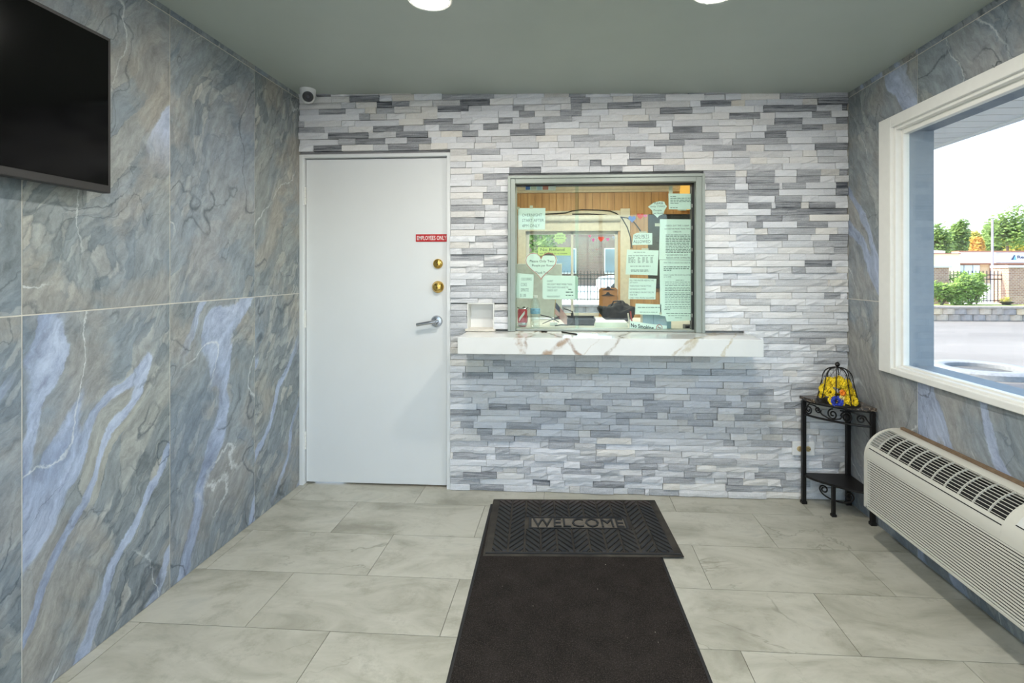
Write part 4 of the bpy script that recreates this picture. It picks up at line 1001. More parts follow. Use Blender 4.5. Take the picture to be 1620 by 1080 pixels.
# ---------------------------------------------------------------- things on and behind the counter
DZK = 0.955
t = thing('no_smoking_sign', 'small white No Smoking sign propped inside the counter window', 'sign', (onY(1020, 520, 3.235).x, 3.235, DZK))
q = [onY(u, v, 3.235) for u, v in ((997, 507.5), (1027, 512), (1055, 515), (1055, 523.5), (1027, 523), (996, 520))]
MB().prism([(p.x, max(p.z, 0.957)) for p in q], lambda a, b: (a, 3.235, b), lambda a, b: (a, 3.2375, b)).build('plate', M_PAPER, t)
mb = MB(); a0 = onY(998, 516, 3.2346); a1 = onY(1034, 519.5, 3.2346)
sk = lambda a, b: (a, 3.2346, b - (a - a0.x) * 0.125)
put_text(mb, 'No Smoking', sk, a0.x, a1.x, a0.z - 0.012, a0.z + 0.020, 0.03); mb.build('lettering', M_PRINT, t, fixn=False)
pc = onY(1043, 518, 3.2344)
MB().tube([(pc.x + 0.017 * math.cos(2 * math.pi * i / 24), 3.2344, pc.z + 0.017 * math.sin(2 * math.pi * i / 24)) for i in range(24)], 0.0016, n=4, closed=True).tube([(pc.x - 0.012, 3.2342, pc.z + 0.012), (pc.x + 0.012, 3.2342, pc.z - 0.012)], 0.0014, n=4).build('ban_symbol', M_RED, t)
MB().box(pc.x - 0.011, pc.x + 0.009, 3.2340, 3.2346, pc.z - 0.002, pc.z + 0.002).build('cigarette_symbol', M_PRINT, t)
# pens on the counter
for (u0, v0, u1, v1, lb) in ((889, 525, 912, 528.5, 'black pen lying on the quartz counter'), (857, 524, 864, 524.6, 'short black pen cap near the window on the quartz counter')):
    a = onZ(u0, v0, 0.9655); b = onZ(u1, v1, 0.9655)
    if a.y > 3.165: a.y = 3.16
    if b.y > 3.165: b.y = 3.15
    d_ = (b - a).normalized()
    o = MB().cyl(a, b, 0.0042, n=10).cyl(b, b + d_ * 0.010, 0.0042, 0.001, n=10).build('pen', M_BLACK, loc=a, smooth=True); tag(o, lb, 'pen')
# soda can
p = onZ(826.5, 516, DZK); t = thing('soda_can', 'red soda can standing inside the counter window', 'can', (p.x, p.y, DZK)); c_ = (p.x, p.y, DZK)
MB().lathe([(0.024, 0.0), (0.027, 0.003), (0.0325, 0.010), (0.0325, 0.104), (0.027, 0.116), (0.0265, 0.119)], c_, n=28).build('body', plain('red can', (188, 24, 30), 0.3, 0.2), t, smooth=True)
MB().lathe([(0.0272, 0.116), (0.0278, 0.1195), (0.0255, 0.1215), (0.024, 0.119), (0.002, 0.119)], c_, n=28).build('lid', M_CHROME, t, smooth=True)
mb = MB()
for i in range(9):                 # white ribbon mark round the front of the can
    a = math.radians(-125 + i * 7.5); b = math.radians(-125 + (i + 1) * 7.5); r_ = 0.0328
    za, zb = 0.035 + 0.05 * (i / 9.0), 0.035 + 0.05 * ((i + 1) / 9.0)
    mb.add([(c_[0] + r_ * math.cos(a), c_[1] + r_ * math.sin(a), DZK + za), (c_[0] + r_ * math.cos(b), c_[1] + r_ * math.sin(b), DZK + zb), (c_[0] + r_ * math.cos(b), c_[1] + r_ * math.sin(b), DZK + zb + 0.022), (c_[0] + r_ * math.cos(a), c_[1] + r_ * math.sin(a), DZK + za + 0.022)], [(0,1,2,3)])
mb.build('white_ribbon', M_PRINTW, t)
MB().lathe([(0.0326, 0.008), (0.0328, 0.009), (0.0328, 0.026), (0.0326, 0.027)], c_, n=28).build('silver_band', M_CHROME, t, smooth=True)
# water bottle
p = onZ(847, 517, DZK); t = thing('water_bottle', 'clear plastic water bottle with blue label beside the soda can', 'bottle', (p.x, p.y, DZK)); c_ = (p.x, p.y, DZK)
M_PET = glass('clear bottle plastic', (0.9, 0.95, 0.95), 0.10)
MB().lathe([(0.026, 0.0), (0.032, 0.006), (0.032, 0.03), (0.030, 0.035), (0.032, 0.04), (0.032, 0.06), (0.030, 0.065), (0.032, 0.07), (0.032, 0.14), (0.028, 0.16), (0.015, 0.185), (0.013, 0.19), (0.013, 0.195)], c_, n=28).build('body', M_PET, t, smooth=True)
MB().lathe([(0.0322, 0.088), (0.0326, 0.0885), (0.0326, 0.122), (0.0322, 0.1225)], c_, n=28).build('label_band', plain('blue white bottle label', (130, 180, 214), 0.5, var=0.3, scale=60), t, smooth=True)
MB().lathe([(0.015, 0.192), (0.0155, 0.193), (0.0155, 0.207), (0.014, 0.209)], c_, n=20).build('cap', M_CAMWHITE, t, smooth=True)
# small flag on a stand
p = onZ(876, 514, DZK); t = thing('desk_flag', 'little stars and stripes flag on a stick beside the water bottle', 'flag', (p.x, p.y, DZK))
MB().box(p.x - 0.026, p.x + 0.026, p.y - 0.02, p.y + 0.02, DZK, DZK + 0.02).build('stand', M_PAPER, t, bevel=0.003)
top = Vector((p.x + 0.012, p.y, DZK + 0.165))
MB().cyl((p.x, p.y, DZK + 0.01), top, 0.002, n=8).lathe([(0.001, 0), (0.004, 0.003), (0.001, 0.009)], top, n=8).build('stick', plain('gilt stick', (196, 170, 110), 0.4), t)
dn = (Vector((p.x, p.y, DZK)) - top).normalized(); ax2 = Vector((0.63, -0.12, -0.77)).normalized()
def fl(s_, h_):      # s_ along the fly, h_ down the hoist
    q_ = top + dn * (0.006 + h_ * 0.078) + ax2 * (s_ * 0.125) + Vector((0.22, 0, 0)) * (h_ * 0.078 * s_ * 0.9); q_.y += 0.010 * math.sin(s_ * 7) ; return q_
for k in range(13):
    mb = MB(); n_ = 10
    for i in range(n_):
        if k < 7 and i < 4: continue
        mb.add([fl(i / n_, k / 13), fl((i + 1) / n_, k / 13), fl((i + 1) / n_, (k + 1) / 13), fl(i / n_, (k + 1) / 13)], [(0,1,2,3)])
    mb.build('stripe', plain('flag red', (190, 50, 56), 0.8) if k % 2 == 0 else M_PRINTW, t, smooth=True)
mb = MB()
for i in range(4): mb.add([fl(i / 10, 0), fl((i + 1) / 10, 0), fl((i + 1) / 10, 7 / 13), fl(i / 10, 7 / 13)], [(0,1,2,3)])
cn = mb.build('canton', plain('flag blue', (44, 56, 92), 0.8), t, smooth=True)
mb = MB()
for a in range(5):
    for b in range(4):
        q_ = fl(0.04 + 0.32 * a / 4, 0.06 + 0.42 * b / 3) + Vector((0, -0.0012, 0)); mb.add([q_ + Vector((0.0016 * math.cos(j * math.pi / 3), 0, 0.0016 * math.sin(j * math.pi / 3))) for j in range(6)], [(0,1,2,3,4,5)])
mb.build('stars', M_PRINTW, cn)
# blue grey box, radio, tray, papers, cable, bag, clipboards
p0 = onY(1017, 497.5, 3.262); p1 = onY(1062, 520, 3.262)
t = thing('card_box', 'blue grey cardboard box standing behind the No Smoking sign', 'box', (p0.x, 3.262, DZK))
MB().box(p0.x, p1.x, 3.262, 3.33, DZK, p0.z).build('carton', plain('blue grey card', (140, 164, 176), 0.7), t, bevel=0.002)
MB().box(p0.x + 0.062, p0.x + 0.066, 3.2612, 3.3, DZK + 0.002, p0.z + 0.0005).build('seam', plain('seam shade card', (110, 134, 148), 0.7), t)
MB().box(p0.x - 0.006, p0.x - 0.001, 3.262, 3.33, DZK, p0.z + 0.004).build('end_flap', M_TAPE, t)
p0 = onY(1084, 513, 3.30)
t = thing('desk_clock', 'small dark clock radio at the right end of the counter window', 'clock', (p0.x + 0.03, 3.33, DZK))
MB().box(p0.x, p0.x + 0.062, 3.30, 3.37, DZK, DZK + 0.036).build('case', M_BEZEL, t, bevel=0.004)
MB().box(p0.x + 0.008, p0.x + 0.045, 3.2985, 3.301, DZK + 0.012, DZK + 0.03).build('display', M_SCREEN, t)
p0 = onY(897, 514, 3.62); p1 = onY(942, 503, 3.62)
t = thing('desk_tray', 'low black tray on the office desk behind the flag', 'tray', ((p0.x + p1.x) / 2, 3.65, DZK))
MB().box(p0.x, p1.x, 3.60, 3.80, DZK, DZK + 0.006).box(p0.x, p1.x, 3.60, 3.606, DZK, DZK + 0.042).box(p0.x, p1.x, 3.794, 3.80, DZK, DZK + 0.05).box(p0.x, p0.x + 0.006, 3.606, 3.794, DZK, DZK + 0.045).box(p1.x - 0.006, p1.x, 3.606, 3.794, DZK, DZK + 0.045).build('bin', M_BLACK, t)
p0 = onZ(940, 516, DZK); p1 = onZ(992, 516, DZK)
t = thing('paper_stack', 'short stack of white papers on the office desk beside the tray', 'paper', ((p0.x + p1.x) / 2, p0.y, DZK))
for i in range(5): MB().box(p0.x + 0.002 * i, p1.x - 0.003 * (i % 3), p0.y - 0.05 + 0.002 * i, p0.y + 0.16, DZK + 0.006 * i + 0.0002, DZK + 0.006 * i + 0.0058).build('sheaf', M_PAPER, t)
a = [(892, 488), (899, 490), (906, 493), (907, 503), (906, 511), (898, 514), (888, 513.5), (878, 515)]
o = MB().tube([(q_.x, 3.52, q_.z) for q_ in [onY(u, v, 3.52) for u, v in a]], 0.004, n=6).build('charger_cable', M_BLACK, smooth=True); tag(o, 'black charger cable looping over the office desk by the flag', 'cable')
q_ = [onY(u, v, 3.50) for u, v in ((855, 498), (870, 502), (884, 510))]
o = MB().tube([(v.x, 3.50 + 0.02 * i, v.z) for i, v in enumerate(q_)], 0.0035, n=6).tube([(v.x, 3.52, v.z) for v in [onY(858, 512, 3.52), onY(872, 506, 3.52), onY(885, 500, 3.52)]], 0.003, n=6).build('wire_rack', M_BEZEL, smooth=True); tag(o, 'thin crossed metal wire rack behind the water bottle', 'rack')
# leafy sprig behind the can
p = onZ(827, 512, DZK); t = thing('desk_plant', 'small dark leafy sprig peeping out behind the soda can', 'plant', (p.x, p.y + 0.06, DZK))
rp = random.Random(3)
MB().lathe([(0.02, 0), (0.028, 0.002), (0.032, 0.05), (0.028, 0.05), (0.026, 0.045)], (p.x, p.y + 0.075, DZK), n=16).build('pot', M_BEZEL, t, smooth=True)
for i in range(9):
    a = rp.uniform(0, 6.28); l_ = rp.uniform(0.05, 0.075); b0 = Vector((p.x, p.y + 0.075, DZK + 0.05)); d_ = Vector((math.cos(a) * 0.7, math.sin(a) * 0.35, 1)).normalized(); s2 = Vector((-math.sin(a), math.cos(a), 0)) * 0.009
    e_ = b0 + d_ * 0.06; f_ = e_ + Vector((math.cos(a), math.sin(a) * 0.4, 0.25)) * 0.035
    o = MB().add([b0, e_ - s2, f_, e_ + s2], [(0, 1, 2, 3)]).build('leaf', plain('dark leaf', (40, 62, 44), 0.5), t, fixn=False)
    sm = o.modifiers.new('thick', 'SOLIDIFY'); sm.thickness = 0.001
# black bag slumped on the desk
p = onZ(979, 511, DZK); import bmesh
t = thing('black_bag', 'slumped black bag on the office desk left of the tub rules sheet', 'bag', (p.x, p.y + 0.1, DZK))
bm = bmesh.new(); bmesh.ops.create_icosphere(bm, subdivisions=4, radius=1)
from mathutils import noise as mnoise
for v in bm.verts:
    k_ = 1 + 0.35 * mnoise.noise(v.co * 1.7 + Vector((4, 1, 2))) + 0.1 * mnoise.noise(v.co * 5)
    v.co = Vector((v.co.x * 0.125 * k_, v.co.y * 0.09 * k_, max(0.0, (v.co.z * 0.6 + 0.55) * 0.12 * k_)))
me = bpy.data.meshes.new('bag_body'); bm.to_mesh(me); bm.free(); me.materials.append(plain('black cloth', (20, 21, 24), 0.9, var=0.3, bump=0.4))
for pl_ in me.polygons: pl_.use_smooth = True
o = bpy.data.objects.new('bag_body', me); C.objects.link(o); o.parent = t
MB().tube([(-0.05, 0, 0.10), (-0.03, -0.02, 0.15), (0.02, -0.02, 0.155), (0.05, 0, 0.10)], 0.006, n=6).build('strap', M_BLACK, t, local=True, smooth=True)
for i, (u, v, col) in enumerate(((1001, 500, (180, 60, 60)), (997, 503, (220, 210, 200)))):
    p = onY(u, v, 3.40); o = MB().cyl((p.x, 3.40, DZK + 0.006), (p.x - 0.012, 3.42, p.z + 0.03), 0.005, n=8).build('marker_pen', plain('marker %d' % i, col, 0.4), loc=(p.x, 3.40, DZK)); tag(o, ('red' if i == 0 else 'white') + ' marker standing beside the black bag', 'pen')

# ---------------------------------------------------------------- the office behind the glass
desk = thing('office_desk', 'long office desk behind the counter window', 'desk', (0.2, 3.8, 0))
MB().box(-0.62, 1.60, 3.302, 4.25, 0.925, DZK).build('desk_top', plain('pale desk laminate', (206, 204, 194), 0.4), desk)
for x in (-0.6, 1.5): MB().box(x, x + 0.03, 3.34, 4.2, 0, 0.925).build('side_panel', M_PLASTER, desk)
OY = 5.5
fo = MB().box(-1.3, XR + 0.0, 3.30, OY + 0.12, GROUND, 0.0).build('floor_office', plain('office carpet', (120, 112, 100), 0.95)); tag(fo, 'office floor behind the counter', 'floor', kind='structure')
co_ = MB().box(-1.3, XR + 0.15, 3.30, OY + 0.12, 2.30, 2.5).build('ceiling_office', M_PLASTER); tag(co_, 'pale office ceiling behind the counter window', 'ceiling', kind='structure')
wo = MB().box(-1.42, -1.3, 3.30, OY + 0.12, GROUND, 2.5).build('wall_office_left', M_PLASTER); tag(wo, 'left wall of the office behind the door', 'wall', kind='structure')
RX0, RX1, RZ0, RZ1 = -0.419, 0.536, 0.862, 1.741
mb = MB()
for a0, a1, b0, b1 in rect_minus((-1.3, XR, 0, 2.30), [(RX0, RX1, RZ0, RZ1)]): mb.box(a0, a1, OY + 0.012, OY + 0.12, b0, b1)
wo = mb.build('wall_office_back', plain('panel groove brown', (112, 76, 44), 0.8)); tag(wo, 'honey wood panelled office wall seen through the counter glass', 'wall', kind='structure')
x = -1.3
while x < XR - 0.01:
    x1 = min(x + 0.075, XR); m = MB()
    for a0, a1, b0, b1 in rect_minus((x + 0.0015, x1 - 0.0015, 0, 2.30), [(RX0, RX1, RZ0, RZ1)]): m.box(a0, a1, OY, OY + 0.014, b0, b1)
    m.build('plank', M_WOOD, wo); x = x1
M_CROWN = plain('cream moulding', (222, 208, 180), 0.5)
o = MB().box(-1.3, XR, OY - 0.05, OY, 2.165, 2.30).box(-1.3, XR, OY - 0.03, OY, 2.14, 2.165).build('trim_1', M_CROWN); tag(o, 'cream moulding along the top of the panelled wall', 'moulding', kind='structure')
t = thing('window_3', 'office rear window with cream casing looking out to the fence', 'window', (0.06, OY, RZ0), kind='structure')
mb = MB()
mb.box(-0.50, RX0, OY - 0.03, OY, 0.80, 1.95).box(RX1 + 0.02, 0.655, OY - 0.035, OY, 0.80, 1.97).box(RX0, RX1 + 0.02, OY - 0.03, OY, RZ1, 1.95).box(-0.53, 0.68, OY - 0.08, OY, 0.80, RZ0)
mb.build('casing', plain('cream window casing', (226, 216, 194), 0.5), t, bevel=0.004)
MB().cyl((-0.40, OY - 0.06, 1.87), (0.55, OY - 0.06, 1.87), 0.032, n=16).build('roller_blind', plain('cream blind', (232, 226, 208), 0.7), t, smooth=True)
mb = MB(); mb.box(RX0, RX0 + 0.03, OY + 0.03, OY + 0.07, RZ0, RZ1).box(RX1 - 0.03, RX1, OY + 0.03, OY + 0.07, RZ0, RZ1).box(RX0, RX1, OY + 0.03, OY + 0.07, RZ1 - 0.03, RZ1).box(RX0, RX1, OY + 0.03, OY + 0.07, RZ0, RZ0 + 0.03).box(0.05, 0.075, OY + 0.03, OY + 0.07, RZ0, RZ1)
mb.build('sash', M_TRIM, t)
MB().box(RX0 + 0.03, 0.05, OY + 0.047, OY + 0.053, RZ0 + 0.03, RZ1 - 0.03).build('pane', M_GLASSO, t)
MB().box(0.075, RX1 - 0.03, OY + 0.047, OY + 0.053, RZ0 + 0.03, RZ1 - 0.03).build('pane', M_GLASSO, t)
YR = OY + 0.045
for (cx2, cy2, w_, h_, m_, lb) in ((933, 374, 4.5, 5, M_HP, 'tiny pink heart sticker at the left of the rear window row'), (938.5, 380, 5, 6.5, M_HM, 'magenta heart sticker left of the red heart on the rear window'), (951, 378.5, 10, 9, M_HR, 'red heart sticker in the middle of the rear window row'),
                                  (961.5, 379, 6, 5.5, M_HM, 'magenta heart sticker right of the red heart on the rear window'), (971.5, 376, 6.5, 5.5, M_HW, 'pale blue heart sticker at the right of the rear window row')):
    note('heart_sticker', lb, 'sticker', heart(cx2, cy2, w_, h_), mat_=m_, Y=YR - 0.001)
for i, (u0, u1, v0, v1, yy) in enumerate(((947.5, 977, 455, 503, OY - 0.045), (947.5, 976, 464, 507, OY - 0.055))):
    p0 = onY(u0, v1, yy); p1 = onY(u1, v0, yy); zb = RZ0 if i == 0 else RZ0
    t = thing('clipboard', ('rear brown clipboard standing on the rear window sill' if i == 0 else 'front brown clipboard overlapping the other on the rear window sill'), 'clipboard', ((p0.x + p1.x) / 2, yy, zb))
    r_ = 0.02; pts = [(p0.x, zb), (p1.x, zb), (p1.x, p1.z - r_), (p1.x - r_, p1.z), (p0.x + r_, p1.z), (p0.x, p1.z - r_)]
    MB().prism(pts, lambda a, b: (a, yy, b), lambda a, b: (a, yy + 0.004, b)).build('board', plain('brown hardboard', (176, 124, 72), 0.6), t)
    xm = (p0.x + p1.x) / 2
    MB().prism([(xm - 0.07, p1.z - 0.022), (xm + 0.07, p1.z - 0.022), (xm + 0.02, p1.z - 0.006), (xm + 0.012, p1.z + 0.012), (xm - 0.012, p1.z + 0.012), (xm - 0.02, p1.z - 0.006)], lambda a, b: (a, yy - 0.008, b), lambda a, b: (a, yy, b)).build('clip', M_BLACK, t)
def cable(px, label):
    pts = [onY(u, v, OY - 0.015) for u, v in px]
    o = MB().tube([(q.x, OY - 0.04, q.z) for q in pts], 0.006, n=6).build('wall_cable', M_BLACK, smooth=True); tag(o, label, 'cable')
cable([(862, 339), (880, 338), (895, 337), (905, 334), (920, 332), (945, 332.5), (965, 334), (975, 338), (984, 346), (992, 360), (997, 376), (999.5, 393)], 'upper black cable arching over the rear window casing')
cable([(905, 339), (930, 338.5), (955, 340), (975, 343), (992, 345), (1003, 352), (1012, 364), (1018, 378)], 'lower black cable drooping right of the rear window')
p0 = onY(1028, 512, OY - 0.05); p1 = onY(1115, 340, OY - 0.05)
t = thing('notice_board', 'large black board leaning on the panelled office wall', 'board', ((p0.x + p1.x) / 2, OY - 0.03, 0))
MB().box(p0.x, p1.x, OY - 0.045, OY - 0.002, 1.15, p1.z).build('panel', plain('black board', (34, 38, 38), 0.6, var=0.2), t)
MB().box(p0.x - 0.012, p0.x, OY - 0.055, OY - 0.002, 1.14, p1.z + 0.012).box(p0.x, p1.x, OY - 0.055, OY - 0.002, p1.z, p1.z + 0.012).build('board_frame', M_BEZEL, t)
p0 = onY(1076, 331, OY - 0.1); p1 = onY(1103, 288, OY - 0.1)
t = thing('amber_glow_box', 'glowing amber box standing in for a warm lit area at the top right of the panelled wall', 'glow', ((p0.x + p1.x) / 2 + 0.02, OY, p0.z))  # glowing box put in for an amber-lit area at this spot
MB().box(p0.x + 0.02, p1.x + 0.06, OY - 0.03, OY - 0.001, p0.z, p1.z).build('back_plate', M_BRASS, t)
MB().prism([(p0.x, p0.z), (p1.x + 0.08, p0.z), (p1.x + 0.06, p1.z), (p0.x + 0.015, p1.z)], lambda a, b: (a, OY - 0.13, b), lambda a, b: (a, OY - 0.031, b)).build('shade', emitter('amber glow', (1.0, 0.50, 0.10), 0.55), t)
p0 = onY(817, 513, 4.1); p1 = onY(889, 417, 4.1)
t = thing('desk_screen', 'pale grey upright screen panel at the back of the office desk', 'panel', ((p0.x + p1.x) / 2, 4.1, DZK))
MB().box(p0.x - 0.06, p1.x, 4.09, 4.12, DZK + 0.01, p1.z).build('board', plain('pale grey board', (216, 221, 218), 0.6), t, bevel=0.004)
MB().box(p0.x - 0.06, p0.x + 0.0, 4.05, 4.16, DZK, DZK + 0.012).box(p1.x - 0.06, p1.x, 4.05, 4.16, DZK, DZK + 0.012).build('foot', M_BEZEL, t)
t = thing('office_fill_light', 'unseen flat ceiling panel added to brighten the office', 'light', (0.3, 4.3, 2.30))  # panel out of view, added to light the office
MB().box(-0.15, 0.75, 4.05, 4.55, 2.28, 2.2995).build('light_frame', M_TRIM, t)
MB().box(-0.12, 0.72, 4.08, 4.52, 2.2775, 2.2802).build('diffuser', emitter('office diffuser', (1.0, 0.92, 0.78), 15.0), t)

# ---------------------------------------------------------------- outside
o = MB().box(-70, 90, -60, 17.35, GROUND - 0.3, GROUND).build('ground', M_ASPHALT)
# keep the building's own footprint out of the paving
tag(o, 'pale worn asphalt parking lot', 'ground', kind='structure')
o.location.z -= 0.002
M_LOT = plain('bright concrete lot', (206, 200, 190), 0.9, var=0.1, scale=0.6)
o = MB().box(-70, 90, 17.35, 120, GROUND - 0.3, 0.24).build('upper_ground', M_LOT); tag(o, 'raised concrete lot beyond the block wall', 'ground', kind='structure')
o = MB().box(-7, 3.5, -9, YF - 0.1, GROUND, -0.02).build('bounce_slab', plain('pale concrete forecourt', (206, 204, 198), 0.9, var=0.06, scale=3)); tag(o, 'pale concrete slab added out of view to bounce daylight indoors', 'paving', kind='structure')  # unseen slab added to bounce sunlight onto the ceiling and lower walls
# roof with deep boarded eaves
o = MB().box(-6.0, 3.04, -1.6, 8.0, 2.5, 2.72).build('roof', plain('roof felt', (120, 116, 110), 0.9)); tag(o, 'flat roof with deep eaves over the lobby', 'roof', kind='structure')
M_SOF = plain('white soffit board', (240, 239, 234), 0.6, var=0.02)
so = MB().box(XR + 0.16, 3.04, -1.6, 8.0, 2.36, 2.5).build('soffit', plain('soffit groove', (96, 94, 90), 0.8)); tag(so, 'white boarded soffit under the eaves outside the picture window', 'soffit', kind='structure')
y = -1.6
while y < 8.0 - 0.01:
    MB().box(XR + 0.16, 3.0, y + 0.007, min(y + 0.15, 8.0) - 0.007, 2.344, 2.362).build('board', M_SOF, so); y += 0.15
o = MB().box(3.0, 3.06, -1.6, 8.0, 2.335, 2.74).build('fascia', M_SOF); tag(o, 'white fascia board along the eaves', 'fascia', kind='structure')
# concrete ring by the building
c = onZ(1552, 590, GROUND)
o = MB().lathe([(0.40, -0.12), (0.40, 0.05), (0.43, 0.085), (0.56, 0.085), (0.60, 0.05), (0.60, -0.0)], (c.x, c.y, GROUND), n=40)
t = thing('planter_ring', 'low round concrete planter ring on the asphalt outside the window', 'planter', (c.x, c.y, GROUND))
MB().lathe([(0.42, 0.0), (0.42, 0.085), (0.44, 0.10), (0.60, 0.10), (0.64, 0.07), (0.65, 0.0)], (c.x, c.y, GROUND), n=40).build('rim', plain('weathered ring concrete', (128, 130, 130), 0.9, var=0.15), t, smooth=True)
MB().lathe([(0.001, 0.0), (0.42, 0.0), (0.42, 0.03), (0.001, 0.035)], (c.x, c.y, GROUND), n=40).build('gravel', plain('grey gravel', (84, 84, 80), 0.95, var=0.35, scale=25), t)
# block retaining wall
YW = 16.75
wl_ = thing('retaining_wall', 'low retaining wall of rough tan concrete blocks along the lot', 'wall', (0, YW, GROUND))
MB().box(-20, 40, YW + 0.06, 17.36, GROUND, 0.24).build('core', plain('block core', (128, 120, 110), 0.95), wl_)
M_BLK = [plain('tan block %d' % i, c_, 0.95, var=0.15, scale=9, bump=0.5) for i, c_ in enumerate(((182, 166, 146), (160, 148, 136), (196, 176, 146), (150, 142, 136)))]
rb = random.Random(9)
shape = MB().add([(-0.172, 0.03, -0.09), (0.172, 0.03, -0.09), (0.172, 0.03, 0.09), (-0.172, 0.03, 0.09), (-0.07, -0.02, -0.085), (0.07, -0.02, -0.085), (0.07, -0.02, 0.085), (-0.07, -0.02, 0.085), (-0.172, 0.3, -0.09), (0.172, 0.3, -0.09), (0.172, 0.3, 0.09), (-0.172, 0.3, 0.09)],
                 [(0,1,5,4),(1,2,6,5),(2,3,7,6),(3,0,4,7),(4,5,6,7),(1,0,8,9),(2,1,9,10),(3,2,10,11),(0,3,11,8)])
protos = []
for row in range(2):
    for a, b in ((9.6, 17.2), (-3.6, 4.2)):
        x = a + (0.175 if row else 0)
        while x < b:
            k_ = rb.randrange(4)
            if len(protos) < 4:
                k_ = len(protos); ob = shape.build('block', M_BLK[k_], wl_, local=True); protos.append(ob)
            else:
                ob = protos[k_].copy(); C.objects.link(ob); ob.parent = wl_
            ob.location = (x, rb.uniform(-0.01, 0.01), 0.095 + row * 0.185); x += 0.352
for a, b in ((9.4, 17.4), (-3.8, 4.4)):
    x = a
    while x < b: MB().box(x + 0.004, x + 0.596, YW - 0.04, YW + 0.32, GROUND + 0.375, GROUND + 0.435).build('cap_stone', M_BLK[1], wl_); x += 0.6
o = MB().box(9, 18, 17.37, 18.35, 0.241, 0.262).build('grass_strip', plain('dry grass', (150, 160, 84), 0.95, var=0.4, scale=8)); tag(o, 'strip of dry grass behind the block wall', 'grass', kind='stuff')
# brick gate pillars and iron fence
M_PIL = brick_mat('tan pillar brick', (176, 140, 112), (150, 112, 92), (196, 186, 172), 4.5)
YP = 18.5
for u0, um, u1, lb in ((1448, 1477, 1496, 'brick gate pillar partly behind the left bush outside'), (1581, 1596, 1617, 'brick gate pillar at the right end of the iron fence outside')):
    p0 = onD(u0 if u0 > 1470 else 1462, 421, 17.8); p1 = onD(u1, 421, 17.8)
    t = thing('brick_pillar', lb, 'pillar', ((p0.x + p1.x) / 2, YP + 0.35, 0.24))
    MB().box(p0.x + 0.04, p1.x - 0.04, YP, YP + 0.65, 0.24, 1.46).build('shaft', M_PIL, t)
    MB().box(p0.x - 0.02, p1.x + 0.02, YP - 0.06, YP + 0.71, 1.46, 1.54).build('cap', plain('pale cap stone', (214, 206, 194), 0.9), t, bevel=0.01)
fe = thing('iron_fence', 'black iron picket fence on the raised ground behind the block wall', 'fence', (6, YP + 0.3, 0.24))
for z in (0.36, 1.08, 1.22): MB().box(-4.5, 16.6, YP + 0.28, YP + 0.32, z - 0.015, z + 0.015).build('rail', M_BLACKIRON, fe)
pk = None
for a, b in ((11.2, 16.4), (-4.2, 3.8)):
    x = a
    while x < b:
        if pk is None:
            pk = MB().box(-0.009, 0.009, -0.009, 0.009, 0.06, 1.12).build('picket', M_BLACKIRON, fe, local=True); ob = pk
        else: ob = pk.copy(); C.objects.link(ob); ob.parent = fe
        ob.location = (x - 6, 0, 0); x += 0.118
def leaves(cx, cy, cz, rx, ry, rz, n, size, seed, lumps=7):
    """leafy mass: little folded leaves scattered through overlapping lobes"""
    r = random.Random(seed); lobes = []
    for i in range(lumps):
        a = r.uniform(0, 6.283); q = r.uniform(0.2, 0.62); lobes.append((cx + rx * q * math.cos(a), cy + ry * q * math.sin(a), cz + rz * r.uniform(-0.5, 0.6), r.uniform(0.38, 0.6)))
    lobes.append((cx, cy, cz, 0.7)); vs_, fs = [], []
    for i in range(n):
        l = lobes[r.randrange(len(lobes))]
        d_ = Vector((r.gauss(0, 1), r.gauss(0, 1), r.gauss(0, 1))).normalized() * (r.random() ** 0.35)
        p = Vector((l[0] + d_.x * rx * l[3], l[1] + d_.y * ry * l[3], l[2] + d_.z * rz * l[3]))
        u = Vector((r.gauss(0, 1), r.gauss(0, 1), r.gauss(0, 0.6))).normalized() * size * r.uniform(0.6, 1.3); w_ = u.orthogonal().normalized() * size * 0.55
        k = len(vs_); vs_ += [p - u, p + w_, p + u, p - w_]; fs.append((k, k + 1, k + 2)); fs.append((k, k + 2, k + 3))
    return MB().add(vs_, fs)
M_BUSH = leaf_mat('bright bush leaves', (84, 122, 52), (130, 162, 72), (176, 196, 104))
M_TREE = leaf_mat('green tree leaves', (72, 100, 52), (112, 140, 70), (150, 172, 96)); M_TREEY = leaf_mat('yellowing tree leaves', (150, 150, 60), (196, 186, 84), (220, 206, 110)); M_TREEO = leaf_mat('orange tree leaves', (170, 120, 50), (214, 160, 72), (228, 190, 100))
M_BARK = plain('brown bark', (96, 82, 70), 0.95, var=0.3)
for u, v, rx, rz, lb, sd in ((1490, 468, 0.75, 0.5, 'broad bright green bush at the left behind the block wall', 2), (1535, 468, 0.85, 0.55, 'broad bright green bush in front of the iron fence', 3), (1517, 448, 0.36, 0.45, 'sprig of taller green shrub rising through the iron fence', 4), (1545, 448, 0.30, 0.45, 'thin leafy shoots climbing the iron fence', 5)):
    p = onD(u, v, 16.95 if rx > 0.6 else 17.55); t = thing('bush', lb, 'bush', (p.x, p.y, 0.24))
    leaves(p.x, p.y, max(p.z, 0.24 + rz * 0.8), rx, 0.26, rz, 1900 if rx > 0.6 else 500, 0.055, sd).build('foliage', M_BUSH, t, fixn=False)
    mb = MB()
    for k in range(5): mb.tube([(p.x, p.y, 0.24), (p.x + (k - 2) * rx * 0.3, p.y, 0.24 + rz * 1.3)], [0.02, 0.008], n=5)
    mb.build('stem', M_BARK, t)
p = onD(1592, 478, 17.0); t = thing('low_planter', 'low dark planter bowl with yellow flowers before the right pillar', 'planter', (p.x, p.y, 0.24))
